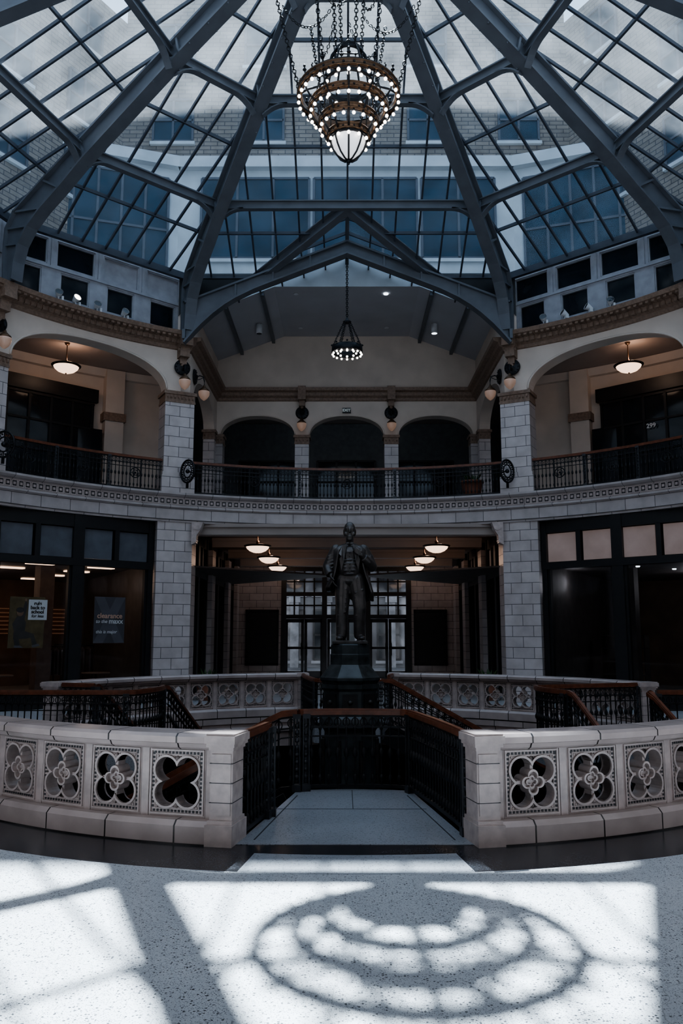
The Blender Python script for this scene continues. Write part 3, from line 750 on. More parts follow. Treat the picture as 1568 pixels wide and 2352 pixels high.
# ================================================================= IRON RAILINGS
bm_=MB()
bm_.cyl((0,0,.03),(0,0,.84),.011,None,6); 
bm_.lathe([(.011,.36),(.026,.38),(.03,.42),(.018,.45),(.011,.47)],8); bm_.lathe([(.011,.1),(.022,.12),(.022,.16),(.011,.18)],8); bm_.lathe([(.011,.66),(.02,.68),(.02,.7),(.011,.72)],8)
pts=[(.0+.038*sin(2*pi*t/12),0,.755+.045*cos(2*pi*t/12)) for t in range(12)]
bm_.tube(pts,.007,5,closed=True)
BAL=bm_.mesh('baluster',[M_iron])
nm_=MB()
for sx in(-1,1):
    for sy in(-1,1): nm_.bx(sx*.034-.007,sx*.034+.007,sy*.034-.007,sy*.034+.007,.08,.82)
nm_.bx(-.05,.05,-.05,.05,0,.08); nm_.bx(-.046,.046,-.046,.046,.80,.85); nm_.bx(-.012,.012,-.012,.012,.1,.82)
for z in(.16,.24,.32,.40,.48,.56,.64,.72): nm_.sphere((0,0,z),.028,8,6)
NEWEL=nm_.mesh('newel_post',[M_silver])
rm=MB()
rm.tube([(.13*cos(2*pi*i/20),0,.45+.13*sin(2*pi*i/20)) for i in range(20)],.014,6,closed=True)
rm.tube([(.07*cos(2*pi*i/16),0,.45+.07*sin(2*pi*i/16)) for i in range(16)],.01,6,closed=True)
for k in range(6):
    a=k*pi/3; rm.cyl((.07*cos(a),0,.45+.07*sin(a)),(.13*cos(a),0,.45+.13*sin(a)),.01,None,5)
rm.sphere((0,0,.45),.03,8,6)
rm.bx(-.15,-.13,-.01,.01,.05,.82); rm.bx(.13,.15,-.01,.01,.05,.82)
ROS=rm.mesh('rosette',[M_iron])
def railing(pts,lab,group,step=.11,posts=(),rosettes=(),h=.86,M=None):
    e=empty('iron_railing',lab,'railing',M,group)
    pts=[Vector(p) for p in pts]
    off=lambda z:[p+Vector((0,0,z)) for p in pts]
    mb=MB(); mb.rail(off(h),.07,.05); mb.rail(off(h+.028),.046,.03); mb.obj('handrail',[M_wood],e)
    for z,hh in((.05,.035),(.82,.02),(.70,.02),(.60,.015)): mb=MB(); mb.rail(off(z),.03,hh); mb.obj('iron_rail',[M_iron],e)
    tot=sum((b-a).length for a,b in zip(pts[:-1],pts[1:])); n=max(2,int(tot/step)); n=min(n,95)
    def at(t):
        s=t*tot
        for a,b in zip(pts[:-1],pts[1:]):
            l=(b-a).length
            if s<=l+1e-6: q=a+(b-a)*(s/l); d=b-a; return q,atan2(d.y,d.x)
            s-=l
        return pts[-1],0
    for i in range(n):
        q,an=at((i+.5)/n); share('baluster',BAL,e,Matrix.Translation(q)@Matrix.Rotation(an,4,'Z'))
    for t in posts:
        q,an=at(t); share('newel_post',NEWEL,e,Matrix.Translation(q)@Matrix.Rotation(an,4,'Z'))
    for t in rosettes:
        q,an=at(t); share('rosette',ROS,e,Matrix.Translation(q)@Matrix.Rotation(an,4,'Z'))
    return e
def arcpts(p0,p1,r,z,n=24): return [P(p0+(p1-p0)*i/n,r,z) for i in range(n+1)]
railing(arcpts(-E1+2.4,E1-2.4,9.88,5.47,30),'black iron gallery railing with wooden handrail','gallery railings',.1,(.345,.655),(.2,.5,.8))
for s in(1,-1):
    a,b=(E1+2.4,E2-2.4) if s>0 else (-E2+2.4,-E1-2.4)
    railing(arcpts(a,b,9.9,5.47,14),'black iron gallery railing with wooden handrail below an arch','gallery railings',.1,(.33,.66),(.17,.5,.83))
    a,b=(E2+2.4,87.6) if s>0 else (-87.6,-E2-2.4)
    railing(arcpts(a,b,9.9,5.47,14),'black iron gallery railing with wooden handrail below an arch','gallery railings',.12,(.33,.66))
mm=MB()
mm.tube([(.25*cos(2*pi*i/28),0,.3*sin(2*pi*i/28)) for i in range(28)],.028,6,closed=True)
mm.tube([(.14*cos(2*pi*i/20),0,.17*sin(2*pi*i/20)) for i in range(20)],.018,6,closed=True)
for k in range(12):
    a=k*pi/6; mm.cyl((.14*cos(a),0,.17*sin(a)),(.25*cos(a),0,.3*sin(a)),.014,None,5); mm.sphere((.2*cos(a+.26),0,.24*sin(a+.26)),.026,6,4)
mm.sphere((0,0,0),.06,10,8); mm.beam((0,0,-.3),(0,0,-.45),.05,.05,(1,0,0)); mm.cyl((0,0,0),(-.02,.16,0),.02)
MEDM=mm.mesh('iron_medallion',[M_iron])
for ph,ro in((E1-.9,62),(-E1+.9,-62),(-E2+.9,-62),(E2-.9,62)):
    o=bpy.data.objects.new('iron_medallion',MEDM); COL.objects.link(o); o.matrix_local=F(ph,9.42,6.0)@Matrix.Rotation(radians(ro),4,'Z')
    o['label']='round pierced black iron medallion at the end of a railing'; o['category']='ornament'; o['group']='iron medallions'

def landing(phc,lab):
    M=F(phc,0)
    front=[(-.66,3.38),(-.63,3.30),(-.56,3.245),(-.45,3.215),(-.3,3.19),(-.15,3.175),(0,3.17),(.15,3.175),(.3,3.19),(.45,3.215),(.56,3.245),(.60,3.27)]
    pts=[(-1.0,5.60)]+[(x*1.03,y-.04) for x,y in front]+[(1.0,5.60)]
    mb=MB(); k=len(pts); v=[(x,y,0.004) for x,y in pts]+[(x,y,-.3) for x,y in pts]
    mb.add(v,[tuple(range(k))[::-1],tuple(range(k,2*k))]+[(i,(i+1)%k,k+(i+1)%k,k+i) for i in range(k)])
    mb.beam((-.74,4.2,.005),(.78,4.2,.005),.008,.003,mi=1); mb.beam((.0,3.2,.005),(.0,4.2,.005),.008,.003,mi=1)
    mb.beam((-.86,5.45,.005),(-.60,3.5,.005),.012,.003,mi=1); mb.beam((.86,5.45,.005),(.60,3.5,.005),.012,.003,mi=1)
    mb.obj('stair_landing',[M_terr3,M_base],label=lab,cat='landing',group='stair landings',M=M)
    fr=[(-.98,5.30,0),(-.94,4.95,0),(-.84,4.3,0),(-.73,3.7,0)]+[(x,y,0) for x,y in front]
    railing(fr,'black iron landing railing with curved wooden handrail','stair railings',.10,(.0,.60,.975),(),M=M)
    sl=.55
    n=18
    mb=MB()
    for i in range(n):
        x=.72+i*.30; z=-.165*(i+1); mb.bx(x,x+.31,3.3,4.5,z-.16,z); mb.bx(x-.02,x+.31,3.28,4.52,z-.03,z,1)
    for y in(3.26,4.5): mb.beam((.7,y,-.15),(.7+n*.3,y,-.15-n*.165),.05,.3,mi=2)
    mb.obj('stair_flight',[M_iron,M_terr2,M_iron],label='iron staircase descending from the landing to the lower level',cat='stairs',group='stair flights',M=M)
    for y in(3.26,4.52):
        x0=.62 if y<4 else .80
        railing([(x0,y if y>4 else 3.27,0),(.80,y,-.02),(.95,y,-.09),(5.4,y,-.09-4.45*sl)],'sloping iron stair railing with wooden handrail','stair railings',.14,(.0,),(),M=M)
    railing([(.84,4.62,0),(.96,5.28,0)],'short black iron landing railing beside the balustrade end','stair railings',.11,(.0,),(),M=M)
landing(180,'grey terrazzo landing between the balustrade ends'); landing(0,'grey terrazzo landing behind the statue')
landing(-80,'grey terrazzo landing at the side of the opening'); landing(80,'grey terrazzo landing at the side of the opening')

# ================================================================= PEDESTAL + STATUE
e=empty('statue_pedestal','tall dark polished stone pedestal with stepped top','pedestal',T(0,CY,-3.0))
A8=pi/8
def oct_(prof,nm,mat): mb=MB(); mb.lathe([(r/cos(A8),z+3.0) for r,z in prof],8,None,0,False,A8); mb.obj(nm,[mat],e)
oct_([(0,1.6),(.27,1.6),(.29,1.58),(.29,1.45),(.30,1.44),(.30,1.28),(0,1.28)],'top_block',M_marble)
oct_([(.30,1.29),(.33,1.25),(.43,1.12),(.45,1.10),(.45,1.06),(.43,1.04),(.41,1.0)],'sloped_cap',M_marble)
oct_([(.41,1.01),(.43,1.0),(.43,.94),(.40,.90),(.39,.55),(.43,.5),(.45,.45),(.45,.38),(.40,.34),(.38,.3)],'die',M_marble)
oct_([(.38,.31),(.40,.1),(.40,-2.2),(.5,-2.3),(.6,-2.5),(.6,-3.0)],'shaft',M_marble)
mb=MB()
for i in range(8):
    M=Matrix.Rotation(i*pi/4,4,'Z'); mb.bx(-.11,.11,-.415,-.38,3.62,3.86,0,M); mb.cyl((-.165,-.40,.8),(-.165,-.40,3.2),.035,None,8,0,M)
    mb.sphere((0,-.42,3.74),.04,8,6,0,M)
mb.obj('pedestal_ornament',[plain('pedestal_bronze',(.04,.038,.038),.38,.6,.3,8)],e)

st=empty('statue','dark bronze statue of a bald bearded man gripping his lapel','statue',T(0,CY,1.6))
B=MB()
def limb(pts,n=14):
    for a,b in zip(pts[:-1],pts[1:]):
        B.cyl(a[:3],b[:3],a[3],b[3],n)
    for p in pts: B.sphere(p[:3],p[3],n,8)
B.bx(-.27,.27,-.24,.24,0,.045)
limb([(-.095,.02,.98,.135),(-.11,.0,.74,.122),(-.115,-.02,.53,.10),(-.12,.01,.33,.095),(-.125,.02,.14,.088)])
limb([(.10,.0,.98,.135),(.135,-.05,.75,.118),(.155,-.10,.55,.098),(.15,-.06,.33,.093),(.145,-.03,.14,.086)])
for k in range(5):
    z=.16+.05*k
    for x,y in((-.125,.015),(.147,-.035)): B.sphere((x+.03*sin(k*2.3),y-.05,z),.045,10,6,sc=(1.2,.8,.35))
for k in range(6):   # trouser folds at knee and thigh
    z=.46+.07*k
    B.cyl((-.19,-.075,z-.03),(-.05,-.115,z+.03),.012,.006,6); B.cyl((.21,-.135,z+.02),(.08,-.165,z-.035),.012,.006,6)
for x,y in((-.14,.02),(.16,-.05)):
    B.sphere((x,y+.03,.10),.06,12,8,sc=(.95,1.1,1)); B.sphere((x+(.02 if x>0 else -.02),y-.10,.085),.058,12,8,sc=(1,2.0,.75)); B.sphere((x,y+.05,.07),.045,10,8)
B.sphere((0,.01,1.0),.175,20,12,sc=(1.1,.85,.9)); B.sphere((0,-.02,1.17),.175,20,12,sc=(1.05,.9,1.2)); B.sphere((0,.0,1.36),.185,20,12,sc=(1.08,.78,1.0))
for k in range(5): B.cyl((-.10,-.165,1.06+.055*k),(.10,-.172,1.07+.055*k),.008,.008,6)
B.sphere((0,.01,1.48),.12,16,10,sc=(1.6,.8,.7))
limb([(0,.0,1.5,.07),(0,-.015,1.64,.062)])
B.sphere((0,-.01,1.775),.105,24,18,sc=(.86,1.02,1.15)); B.sphere((0,-.045,1.705),.075,16,12,sc=(.95,.85,.9))
B.sphere((0,-.118,1.75),.019,10,8,sc=(.9,1.1,1.9)); B.sphere((0,-.124,1.732),.019,10,8)
B.sphere((-.036,-.096,1.785),.024,10,8,sc=(1.3,.6,.5)); B.sphere((.036,-.096,1.785),.024,10,8,sc=(1.3,.6,.5))
B.sphere((0,-.105,1.697),.022,10,8,sc=(1.4,.5,.4))
for s in(-1,1): B.sphere((s*.092,.0,1.75),.028,8,8,sc=(.4,.8,1.3)); B.sphere((s*.072,.03,1.735),.055,10,8,sc=(.6,1,1.2)); B.sphere((s*.058,-.07,1.70),.032,8,6)
B.sphere((0,-.08,1.64),.055,14,10,sc=(1.0,.75,1.1))
def hand(c,d,pn,side,curl):
    c=Vector(c);d=Vector(d).normalized();pn=Vector(pn).normalized();w=d.cross(pn).normalized()*side
    for t in range(4): 
        for q in range(3): B.sphere(tuple(c+d*(.02+.02*q)+w*(-.027+.018*t)),.018,8,6)
    for i,(l,o) in enumerate(((.07,-.032),(.08,-.011),(.075,.010),(.06,.031))):
        p=c+d*.075+w*o
        for k in range(3):
            a=curl*(k+.6)/3; dd=(d*cos(a)+pn*sin(a)); q=p+dd*(l/3+.004); B.cyl(p,q,.0115-.001*k,.011-.001*k,8); B.sphere(tuple(q),.0112-.001*k,8,6); p=q
    p=c+w*-.035+d*.01; q=p+(d*.7-w*.6+pn*.3).normalized()*.04; r=q+(d*.9+pn*.4-w*.1).normalized()*.035
    B.cyl(p,q,.014,.012,8);B.cyl(q,r,.012,.01,8);B.sphere(tuple(q),.012,8,6);B.sphere(tuple(r),.01,8,6)
hand((-.285,-.11,1.02),(.35,-.12,-1),(1,0,0),-1,.7)
hand((.17,-.17,1.37),(-.75,-.15,.65),(.1,1,.0),1,1.2)
limb([(-.215,.02,1.47,.07),(-.30,.03,1.2,.052),(-.29,-.09,1.04,.035)])
limb([(.215,.02,1.47,.07),(.30,.0,1.2,.052),(.18,-.16,1.36,.035)])
body=B.obj('body',[M_bronze],st)
r=body.modifiers.new('r','REMESH'); r.mode='VOXEL'; r.voxel_size=.0085; r.use_smooth_shade=True
r=body.modifiers.new('s','SMOOTH'); r.factor=.5; r.iterations=2
C=MB()
lev=[(1.53,.10,.085,.0,30),(1.50,.20,.11,.0,34),(1.44,.265,.15,.0,36),(1.32,.26,.17,.0,44),(1.18,.25,.18,-.01,54),(1.05,.275,.19,-.0,60),(.93,.315,.21,.01,64),(.80,.345,.225,.02,68),(.68,.35,.23,.03,72)]
nn=44; vs=[];fs=[]
for z,a,b,yo,op in lev:
    for i in range(nn+1):
        t=radians(-90+op+(360-2*op)*i/nn); fold=1+ (.075*max(0,(1.2-z)/.5))*sin(i*1.25)
        lift=.16*max(0,-cos(t))*(1 if z<.95 else 0)*((.95-z)/.27 if z<.95 else 0)
        vs.append((a*cos(t)*fold,yo+b*sin(t)*fold,z+lift+.03*sin(i*.9)*(1 if z<.7 else 0)))
for j in range(len(lev)-1):
    for i in range(nn): k=j*(nn+1)+i; fs.append((k,k+1,k+nn+2,k+nn+1))
C.add(vs,fs,0,True)
coat=C.obj('frock_coat',[M_bronze],st); m=coat.modifiers.new('so','SOLIDIFY'); m.thickness=.022; m.offset=0
C=MB()
def slv(p,n=14):
    for a,b in zip(p[:-1],p[1:]): C.cyl(a[:3],b[:3],a[3],b[3],n)
    for q in p[:-1]: C.sphere(q[:3],q[3],n,8)
slv([(-.215,.02,1.455,.09),(-.29,.03,1.32,.086),(-.345,.03,1.19,.082),(-.335,-.03,1.12,.074),(-.30,-.08,1.06,.068)])
slv([(.215,.02,1.455,.09),(.295,.02,1.32,.086),(.345,.0,1.19,.084),(.285,-.08,1.255,.076),(.21,-.135,1.325,.066)])
for s in(-1,1):
    for k in range(5):
        z=1.40-.05*k; C.cyl((s*.20,-.055,z),(s*(.34+.008*k),-.05,z-.05),.016,.008,6)
sl=C.obj('sleeves',[M_bronze],st); r=sl.modifiers.new('r','REMESH'); r.mode='VOXEL'; r.voxel_size=.011; r.use_smooth_shade=True; r=sl.modifiers.new('s','SMOOTH'); r.iterations=2
C=MB()
for s in(-1,1):
    v=[(s*.045,-.10,1.54),(s*.12,-.105,1.50),(s*.17,-.15,1.38),(s*.13,-.165,1.34),(s*.16,-.165,1.30),(s*.13,-.17,1.12),(s*.095,-.165,1.25),(s*.06,-.14,1.42)]
    v2=[(x,y-.018,z) for x,y,z in v]; k=len(v)
    C.add(v+v2,[tuple(range(k)),tuple(range(k,2*k))[::-1]]+[(i,(i+1)%k,k+(i+1)%k,k+i) for i in range(k)])
for z in(1.10,1.16,1.22,1.28,1.34,1.40): C.sphere((0,-.175 if z<1.3 else -.15,z),.013,8,6)
C.sphere((-.03,-.10,1.545),.03,8,6,sc=(1.3,.7,.6)); C.sphere((.03,-.10,1.545),.03,8,6,sc=(1.3,.7,.6))
C.obj('lapels',[M_bronze],st)

# ================================================================= LAMPS
SCH=1.1; ZB=1.75+(9.6-1.75)*SCH; YCH=CY*SCH
ch=empty('chandelier','large tiered bronze chandelier with glowing bulbs hung on chains','chandelier',T(0,YCH,ZB)@Matrix.Scale(SCH,4))
tiers=[(.85,1.25,32),(.65,1.00,24),(.48,.74,18),(.34,.48,12)]
BULB=MB().sphere((0,0,-.045),.030,10,8).mesh('bulb',[M_bulb])
for r,z,nb in tiers:
    mb=MB(); mb.lathe([(r-.055,z-.045),(r+.02,z-.045),(r+.035,z-.04),(r+.035,z-.03),(r+.015,z-.02),(r+.015,z+.03),(r+.035,z+.04),(r+.035,z+.055),(r-.055,z+.055),(r-.055,z-.045)],56)
    for i in range(nb):
        a=2*pi*(i+.5)/nb; mb.sphere((r*cos(a)*1.02,r*sin(a)*1.02,z+.005),.022,6,4,1)
        a=2*pi*i/nb; mb.cyl((r*cos(a),r*sin(a),z-.045),(r*cos(a),r*sin(a),z-.085),.018,None,6,1)
    mb.lathe([(r-.006,z-.075),(r+.006,z-.075),(r+.006,z-.065),(r-.006,z-.065),(r-.006,z-.075)],48,None,1)
    mb.obj('tier_band',[M_brass,M_iron],ch)
    for i in range(nb):
        a=2*pi*i/nb; share('bulb',BULB,ch,Matrix.Translation((r*cos(a),r*sin(a),z-.075)))
for i in range(12):
    a=2*pi*i/12; share('bulb',BULB,ch,Matrix.Translation((.42*cos(a),.42*sin(a),1.42)))
mb=MB()
mb.lathe([(.40,1.42),(.435,1.42),(.435,1.5),(.40,1.5),(.40,1.42)],40)
mb.lathe([(.22,2.0),(.25,2.0),(.25,2.09),(.22,2.09),(.22,2.0)],32)
mb.lathe([(.84,1.30),(.87,1.31),(.87,1.33),(.80,1.33)],48)
for k in range(12):
    a=2*pi*k/12; f=lambda r,z:(r*cos(a),r*sin(a),z)
    mb.tube([f(.24,2.05),f(.33,1.9),f(.38,1.72),f(.42,1.5),f(.55,1.42),f(.70,1.38),f(.82,1.3)],.018,6)
    mb.tube([f(.84,1.22),f(.81,1.1),f(.75,1.02),f(.65,.95),f(.60,.85),f(.49,.70),f(.44,.58),f(.345,.44)],.016,6)
    b_=f(.83,1.32); mb.cyl(b_,f(.845,1.47),.014,None,6); mb.sphere(f(.845,1.43),.036,8,6,sc=(1,1,.6)); mb.sphere(f(.85,1.50),.024,6,5)
    b_=f(.24,2.09); mb.cyl(b_,f(.25,2.2),.01,None,5); mb.sphere(f(.25,2.2),.02,6,5)
    a2=a+pi/12; mb.tube([(.83*cos(a2),.83*sin(a2),1.31),(.86*cos(a2),.86*sin(a2),1.38),(.84*cos(a2),.84*sin(a2),1.42)],.014,5)
for k in range(6):
    a=2*pi*(k+.5)/6; f=lambda r,z:(r*cos(a),r*sin(a),z)
    mb.tube([f(.64,1.02),f(.60,1.2),f(.55,1.42)],.012,5); mb.tube([f(.48,.76),f(.45,1.1),f(.42,1.42)],.012,5); mb.tube([f(.34,.5),f(.36,1.0),f(.41,1.42)],.012,5)
mb.cyl((0,0,.1),(0,0,2.3),.025,None,8); mb.sphere((0,0,2.25),.06,10,8)
for k in range(4):
    a=k*pi/2; mb.cyl((0,0,2.05),(.24*cos(a),.24*sin(a),2.05),.012,None,6); mb.cyl((0,0,1.45),(.42*cos(a),.42*sin(a),1.45),.012,None,6)
mb.obj('scrolled_frame',[M_iron],ch)
mb=MB(); mb.lathe([(.001,.08),(.08,.1),(.17,.17),(.24,.27),(.285,.4),(.29,.44),(.001,.44)],24); mb.obj('lamp_bowl',[M_bowl],ch,label='glowing white glass bowl')
mb=MB()
for k in range(8):
    a=2*pi*k/8; f=lambda r,z:(r*cos(a),r*sin(a),z)
    mb.tube([f(.32,.44),f(.31,.38),f(.26,.26),f(.19,.15),f(.09,.07),f(.02,.05)],.016,6)
mb.lathe([(.28,.42),(.34,.42),(.34,.47),(.28,.47)],28); mb.sphere((0,0,.05),.045,10,8); mb.sphere((0,0,0),.022,8,6)
mb.obj('bowl_cage',[M_iron],ch)
def chain(mb,p0,p1,sag=0.,link=.10,r=.010,w=.03):
    p0=Vector(p0);p1=Vector(p1);L=(p1-p0).length; n=int(L/(link*.72))
    for i in range(n):
        t=(i+.5)/n; t0=i/n; t1=(i+1)/n
        g_=lambda t:p0.lerp(p1,t)-Vector((0,0,sag*4*t*(1-t)))
        c=g_(t); d=(g_(t1)-g_(t0)).normalized(); a=d.cross(Vector((.3,.2,1)) if abs(d.z)<.9 else Vector((1,.1,0))).normalized(); b=a.cross(d)
        if i%2: a=b
        pts=[]
        for k in range(8):
            q=2*pi*k/8; pts.append(c+d*(link/2)*cos(q)+a*w*sin(q))
        mb.tube(pts,r,4,closed=True)
def roofz(lx,ly):   # local chandelier height of the glass above a local point
    x=lx*SCH; y=YCH+ly*SCH-CY; return (15.6-.43*sqrt(x*x+y*y)-.12-ZB)/SCH
for k in range(6):
    a=2*pi*(k+.5)/6+pi/6; zt=min(roofz(1.42*cos(a),1.42*sin(a)),4.6)
    mb=MB(); chain(mb,(.84*cos(a),.84*sin(a),1.32),(1.42*cos(a),1.42*sin(a),zt)); mb.obj('chain',[M_iron],ch)
for k in range(4):
    a=2*pi*k/4+.5; zt=roofz(.35*cos(a),.35*sin(a)); mb=MB(); chain(mb,(.25*cos(a),.25*sin(a),2.12),(.35*cos(a),.35*sin(a),zt)); mb.obj('chain',[M_iron],ch)
for k in range(6):
    a=2*pi*(k+.5)/6+pi/6
    mb=MB(); chain(mb,(1.16*cos(a),1.16*sin(a),3.0),(.28*cos(a+.5),.28*sin(a+.5),2.9),.45,.08,.008,.024); mb.obj('chain',[M_iron],ch)
sc=empty('chandelier','small round black chandelier with a ring of bulbs','chandelier',T(0,21.7,9.3))
mb=MB(); r=.40; mb.lathe([(r-.02,.12),(r+.02,.12),(r+.03,.16),(r+.02,.3),(r-.02,.3),(r-.02,.12)],40)
mb.lathe([(.24,.16),(.26,.16),(.26,.22),(.24,.22),(.24,.16)],24)
for k in range(8):
    a=2*pi*k/8; mb.cyl((.25*cos(a),.25*sin(a),.19),(r*cos(a),r*sin(a),.2),.012,None,5); mb.sphere((1.05*r*cos(a),1.05*r*sin(a),.34),.03,6,5)
mb.obj('ring_band',[M_iron],sc)
for i in range(16):
    a=2*pi*i/16; share('bulb',BULB,sc,Matrix.Translation((r*cos(a),r*sin(a),.12)))
for i in range(8):
    a=2*pi*i/8; share('bulb',BULB,sc,Matrix.Translation((.25*cos(a),.25*sin(a),.15)))
mb=MB(); 
for k in range(6):
    a=2*pi*k/6; chain(mb,(r*cos(a),r*sin(a),.3),(.09*cos(a),.09*sin(a),1.0),0,.06,.009,.02)
mb.lathe([(.0,.96),(.11,.98),(.12,1.02),(.06,1.06),(.03,1.14),(0,1.16)],16); chain(mb,(0,0,1.12),(0,0,2.95),0,.08,.012,.028)
mb.obj('chain',[M_iron],sc)
def pendant(M,lab,drop=.45,group='alabaster pendant lamps',pw=14):
    e=empty('pendant_lamp',lab,'ceiling lamp',M,group)
    mb=MB(); mb.lathe([(.001,-.2),(.12,-.185),(.23,-.14),(.31,-.07),(.345,0),(.001,0.01)],28); mb.obj('lamp_bowl',[M_lamp],e)
    mb=MB(); mb.lathe([(.33,-.02),(.39,-.005),(.40,.02),(.36,.04),(.1,.07),(.0,.08)],28); mb.obj('rim',[M_iron],e)
    mb=MB(); mb.cyl((0,0,.06),(0,0,drop),.015,None,8); mb.lathe([(0,.07),(.045,.09),(.05,.14),(.02,.18),(0,.2)],12); mb.lathe([(0,drop-.06),(.05,drop-.05),(.075,drop),(0,drop)],14); mb.sphere((0,0,-.21),.025,8,6); mb.obj('rod',[M_brass],e)
    lamp((.12,0,.2),pw,(1,.68,.5),.06,e)
for s in(-1,1):
    for y in(23.7,27.3,31.0): pendant(T(s*2.6,y,4.27),'glowing alabaster bowl lamp hanging in the ground floor hall',pw=9)
for ph in(-41,41): pendant(F(ph,11.8,9.05),'glowing alabaster bowl lamp hanging in the gallery',.66,'gallery pendant lamps',14)
e=empty('wall_lamp','acorn shaped frosted glass lamp hung from a round iron wall plate','wall lamp',F(E1,9.70,8.9),'acorn wall lamps')
mb=MB(); Mx=Matrix.Rotation(radians(90),4,'X'); mb.lathe([(0,0.),(.22,.0),(.22,.02),(.19,.04),(.15,.03),(.12,.05),(.07,.05),(.05,.09),(0,.1)],24,Mx)
for k in range(12): a=k*pi/6; mb.sphere((.175*cos(a),-.04,.175*sin(a)),.022,6,5)
mb.obj('wall_plate',[M_iron],e)
mb=MB(); mb.tube([(0,-.05,0),(0,-.15,.03),(0,-.25,0),(0,-.28,-.12),(0,-.28,-.26)],.018,6); mb.tube([(0,-.06,-.1),(0,-.14,-.08),(0,-.24,-.03)],.01,5); mb.obj('arm',[M_iron],e)
mb=MB(); mb.lathe([(0,-.24),(.03,-.25),(.04,-.29),(.09,-.34),(.145,-.39),(.15,-.42),(.13,-.43)],20,T(0,-.28,0)); mb.obj('lamp_cap',[M_brass],e)
mb=MB(); mb.lathe([(.13,-.42),(.155,-.43),(.16,-.47),(.14,-.55),(.10,-.62),(.04,-.675),(.001,-.695)],20,T(0,-.28,0)); mb.obj('lamp_glass',[M_acorn],e); lampE=e
for M in(F(-E1,9.70,8.9),F(E2,9.70,8.9),F(-E2,9.70,8.9),T(-1.475,YE-.02,9.0),T(1.475,YE-.02,9.0),
         Matrix.Translation((-HX+.02,22.2,8.9))@Matrix.Rotation(radians(90),4,'Z'),Matrix.Translation((HX-.02,22.2,8.9))@Matrix.Rotation(radians(-90),4,'Z')):
    dup(lampE,M)
e=empty('exit_sign','small dark sign reading EXIT above the middle arch','exit sign',T(0,YE-.06,9.08))
mb=MB(); mb.bx(-.14,.14,0,.06,-.085,.085); mb.obj('sign_box',[M_black],e)
vs,fs=text_geo('EXIT',.13,.003); mb=MB(); mb.add(vs,fs,0,False,T(0,-.004,0)@UPR); mb.obj('lettering',[plain('dull_white_letters',(.5,.5,.5),.5,emit=(.6,.7,.7),es=.25)],e)
for x,y in((-1.5,22.9),(1.15,22.9),(-1.5,25.6),(1.3,25.6)):
    mb=MB(); mb.lathe([(0,-.01),(.05,-.01),(.07,-.02),(.075,0),(0,0)],14,T(x,y,11.66)); mb.obj('recessed_light',[M_dot if x==1.15 else M_white],label='small recessed ceiling light in the upper hall',cat='ceiling light',group='hall recessed lights')
for s in(-1,1):
    mb=MB(); mb.lathe([(0,-.3),(.09,-.3),(.1,-.3),(.1,0),(0,0)],14,T(s*2.75,24.6,11.38)); mb.lathe([(0,-.305),(.085,-.305)],14,T(s*2.75,24.6,11.38),1)
    mb.obj('cylinder_spotlight',[M_white,M_dot if s>0 else M_bar],label='white cylindrical ceiling spotlight in the upper hall',cat='ceiling light',group='cylinder spotlights')
for x in(-2.95,0,2.95):
    for y in(27.6,29.6):
        mb=MB(); mb.lathe([(0,-.01),(.035,-.01),(.05,-.02),(.055,0),(0,0)],12,T(x,y,9.73)); mb.obj('recessed_light',[M_dot],label='small recessed light behind the arches',cat='ceiling light',group='corridor recessed lights')
def flood(M,lit):
    fe=empty('floodlight','small white floodlight on the cornice ledge'+(', switched on' if lit else ''),'floodlight',M,'cornice floodlights')
    mb=MB(); Mr=Matrix.Translation((0,0,.17))@Matrix.Rotation(radians(65),4,'X'); mb.lathe([(0,-.1),(.05,-.1),(.06,-.06),(.095,.07),(.095,.09)],14,Mr); mb.obj('housing',[M_white],fe)
    mb=MB(); mb.lathe([(0,.075),(.085,.08)],14,Mr); mb.obj('lens',[M_bulb if lit else M_darkglass],fe)
    mb=MB(); mb.bx(-.05,.05,-.04,.04,0,.02); mb.cyl((0,0,.02),(0,.0,.14),.014,None,6); mb.bx(.07,.12,-.03,.05,.02,.12); mb.obj('bracket',[M_white],fe)
for ph,lit in((-48.8,0),(-46,1),(-42.5,0),(-38,0),(33.5,0),(37,0),(41,0),(44.5,0)): 
    flood(F(ph,9.37,9.8)@Matrix.Rotation(radians(random.uniform(-40,40)),4,'Z'),lit)

# ================================================================= SHOPFRONTS
def shopfront(M,w,lit,lab,nb=2):
    e=empty('shopfront',lab,'shopfront',M)
    mb=MB(); mb.bx(-w,w,0,.22,4.38,4.70); mb.bx(-w,w,-.04,.2,3.42,3.60); mb.bx(-w,w,0,.2,0,.35)
    bw=2*w/nb
    for i in range(nb+1):
        x=-w+i*bw; hw=.14; mb.bx(max(-w,x-hw),min(w,x+hw),-.03,.22,0,4.70)
    for i in range(nb):
        x=-w+(i+.5)*bw; mb.bx(x-.06,x+.06,0,.18,3.55,4.4)
        mb.bx(x-bw/2+.14,x-bw/2+.2,.03,.15,.3,3.45); mb.bx(x+bw/2-.2,x+bw/2-.14,.03,.15,.3,3.45)
    mb.obj('frame',[M_black],e)
    for i in range(nb):
        for s in(-1,1):
            x=-w+(i+.5)*bw+s*bw/4; mb=MB(); mb.bx(x-bw/4+.1,x+bw/4-.1,.08,.12,3.62,4.36); mb.obj('transom_panel',[M_transl if lit else M_trans],e)
        x=-w+(i+.5)*bw; mb=MB(); mb.add([(x-bw/2+.14,.09,.33),(x+bw/2-.14,.09,.33),(x+bw/2-.14,.09,3.45),(x-bw/2+.14,.09,3.45)],[(0,1,2,3)]); mb.obj('glass_pane',[M_shopglass],e)
    return e
hw=10.15*sin(radians((E2-E1)/2-2.9)); rm_=10.15*cos(radians((E2-E1)/2-2.9)); md=(E1+E2)/2
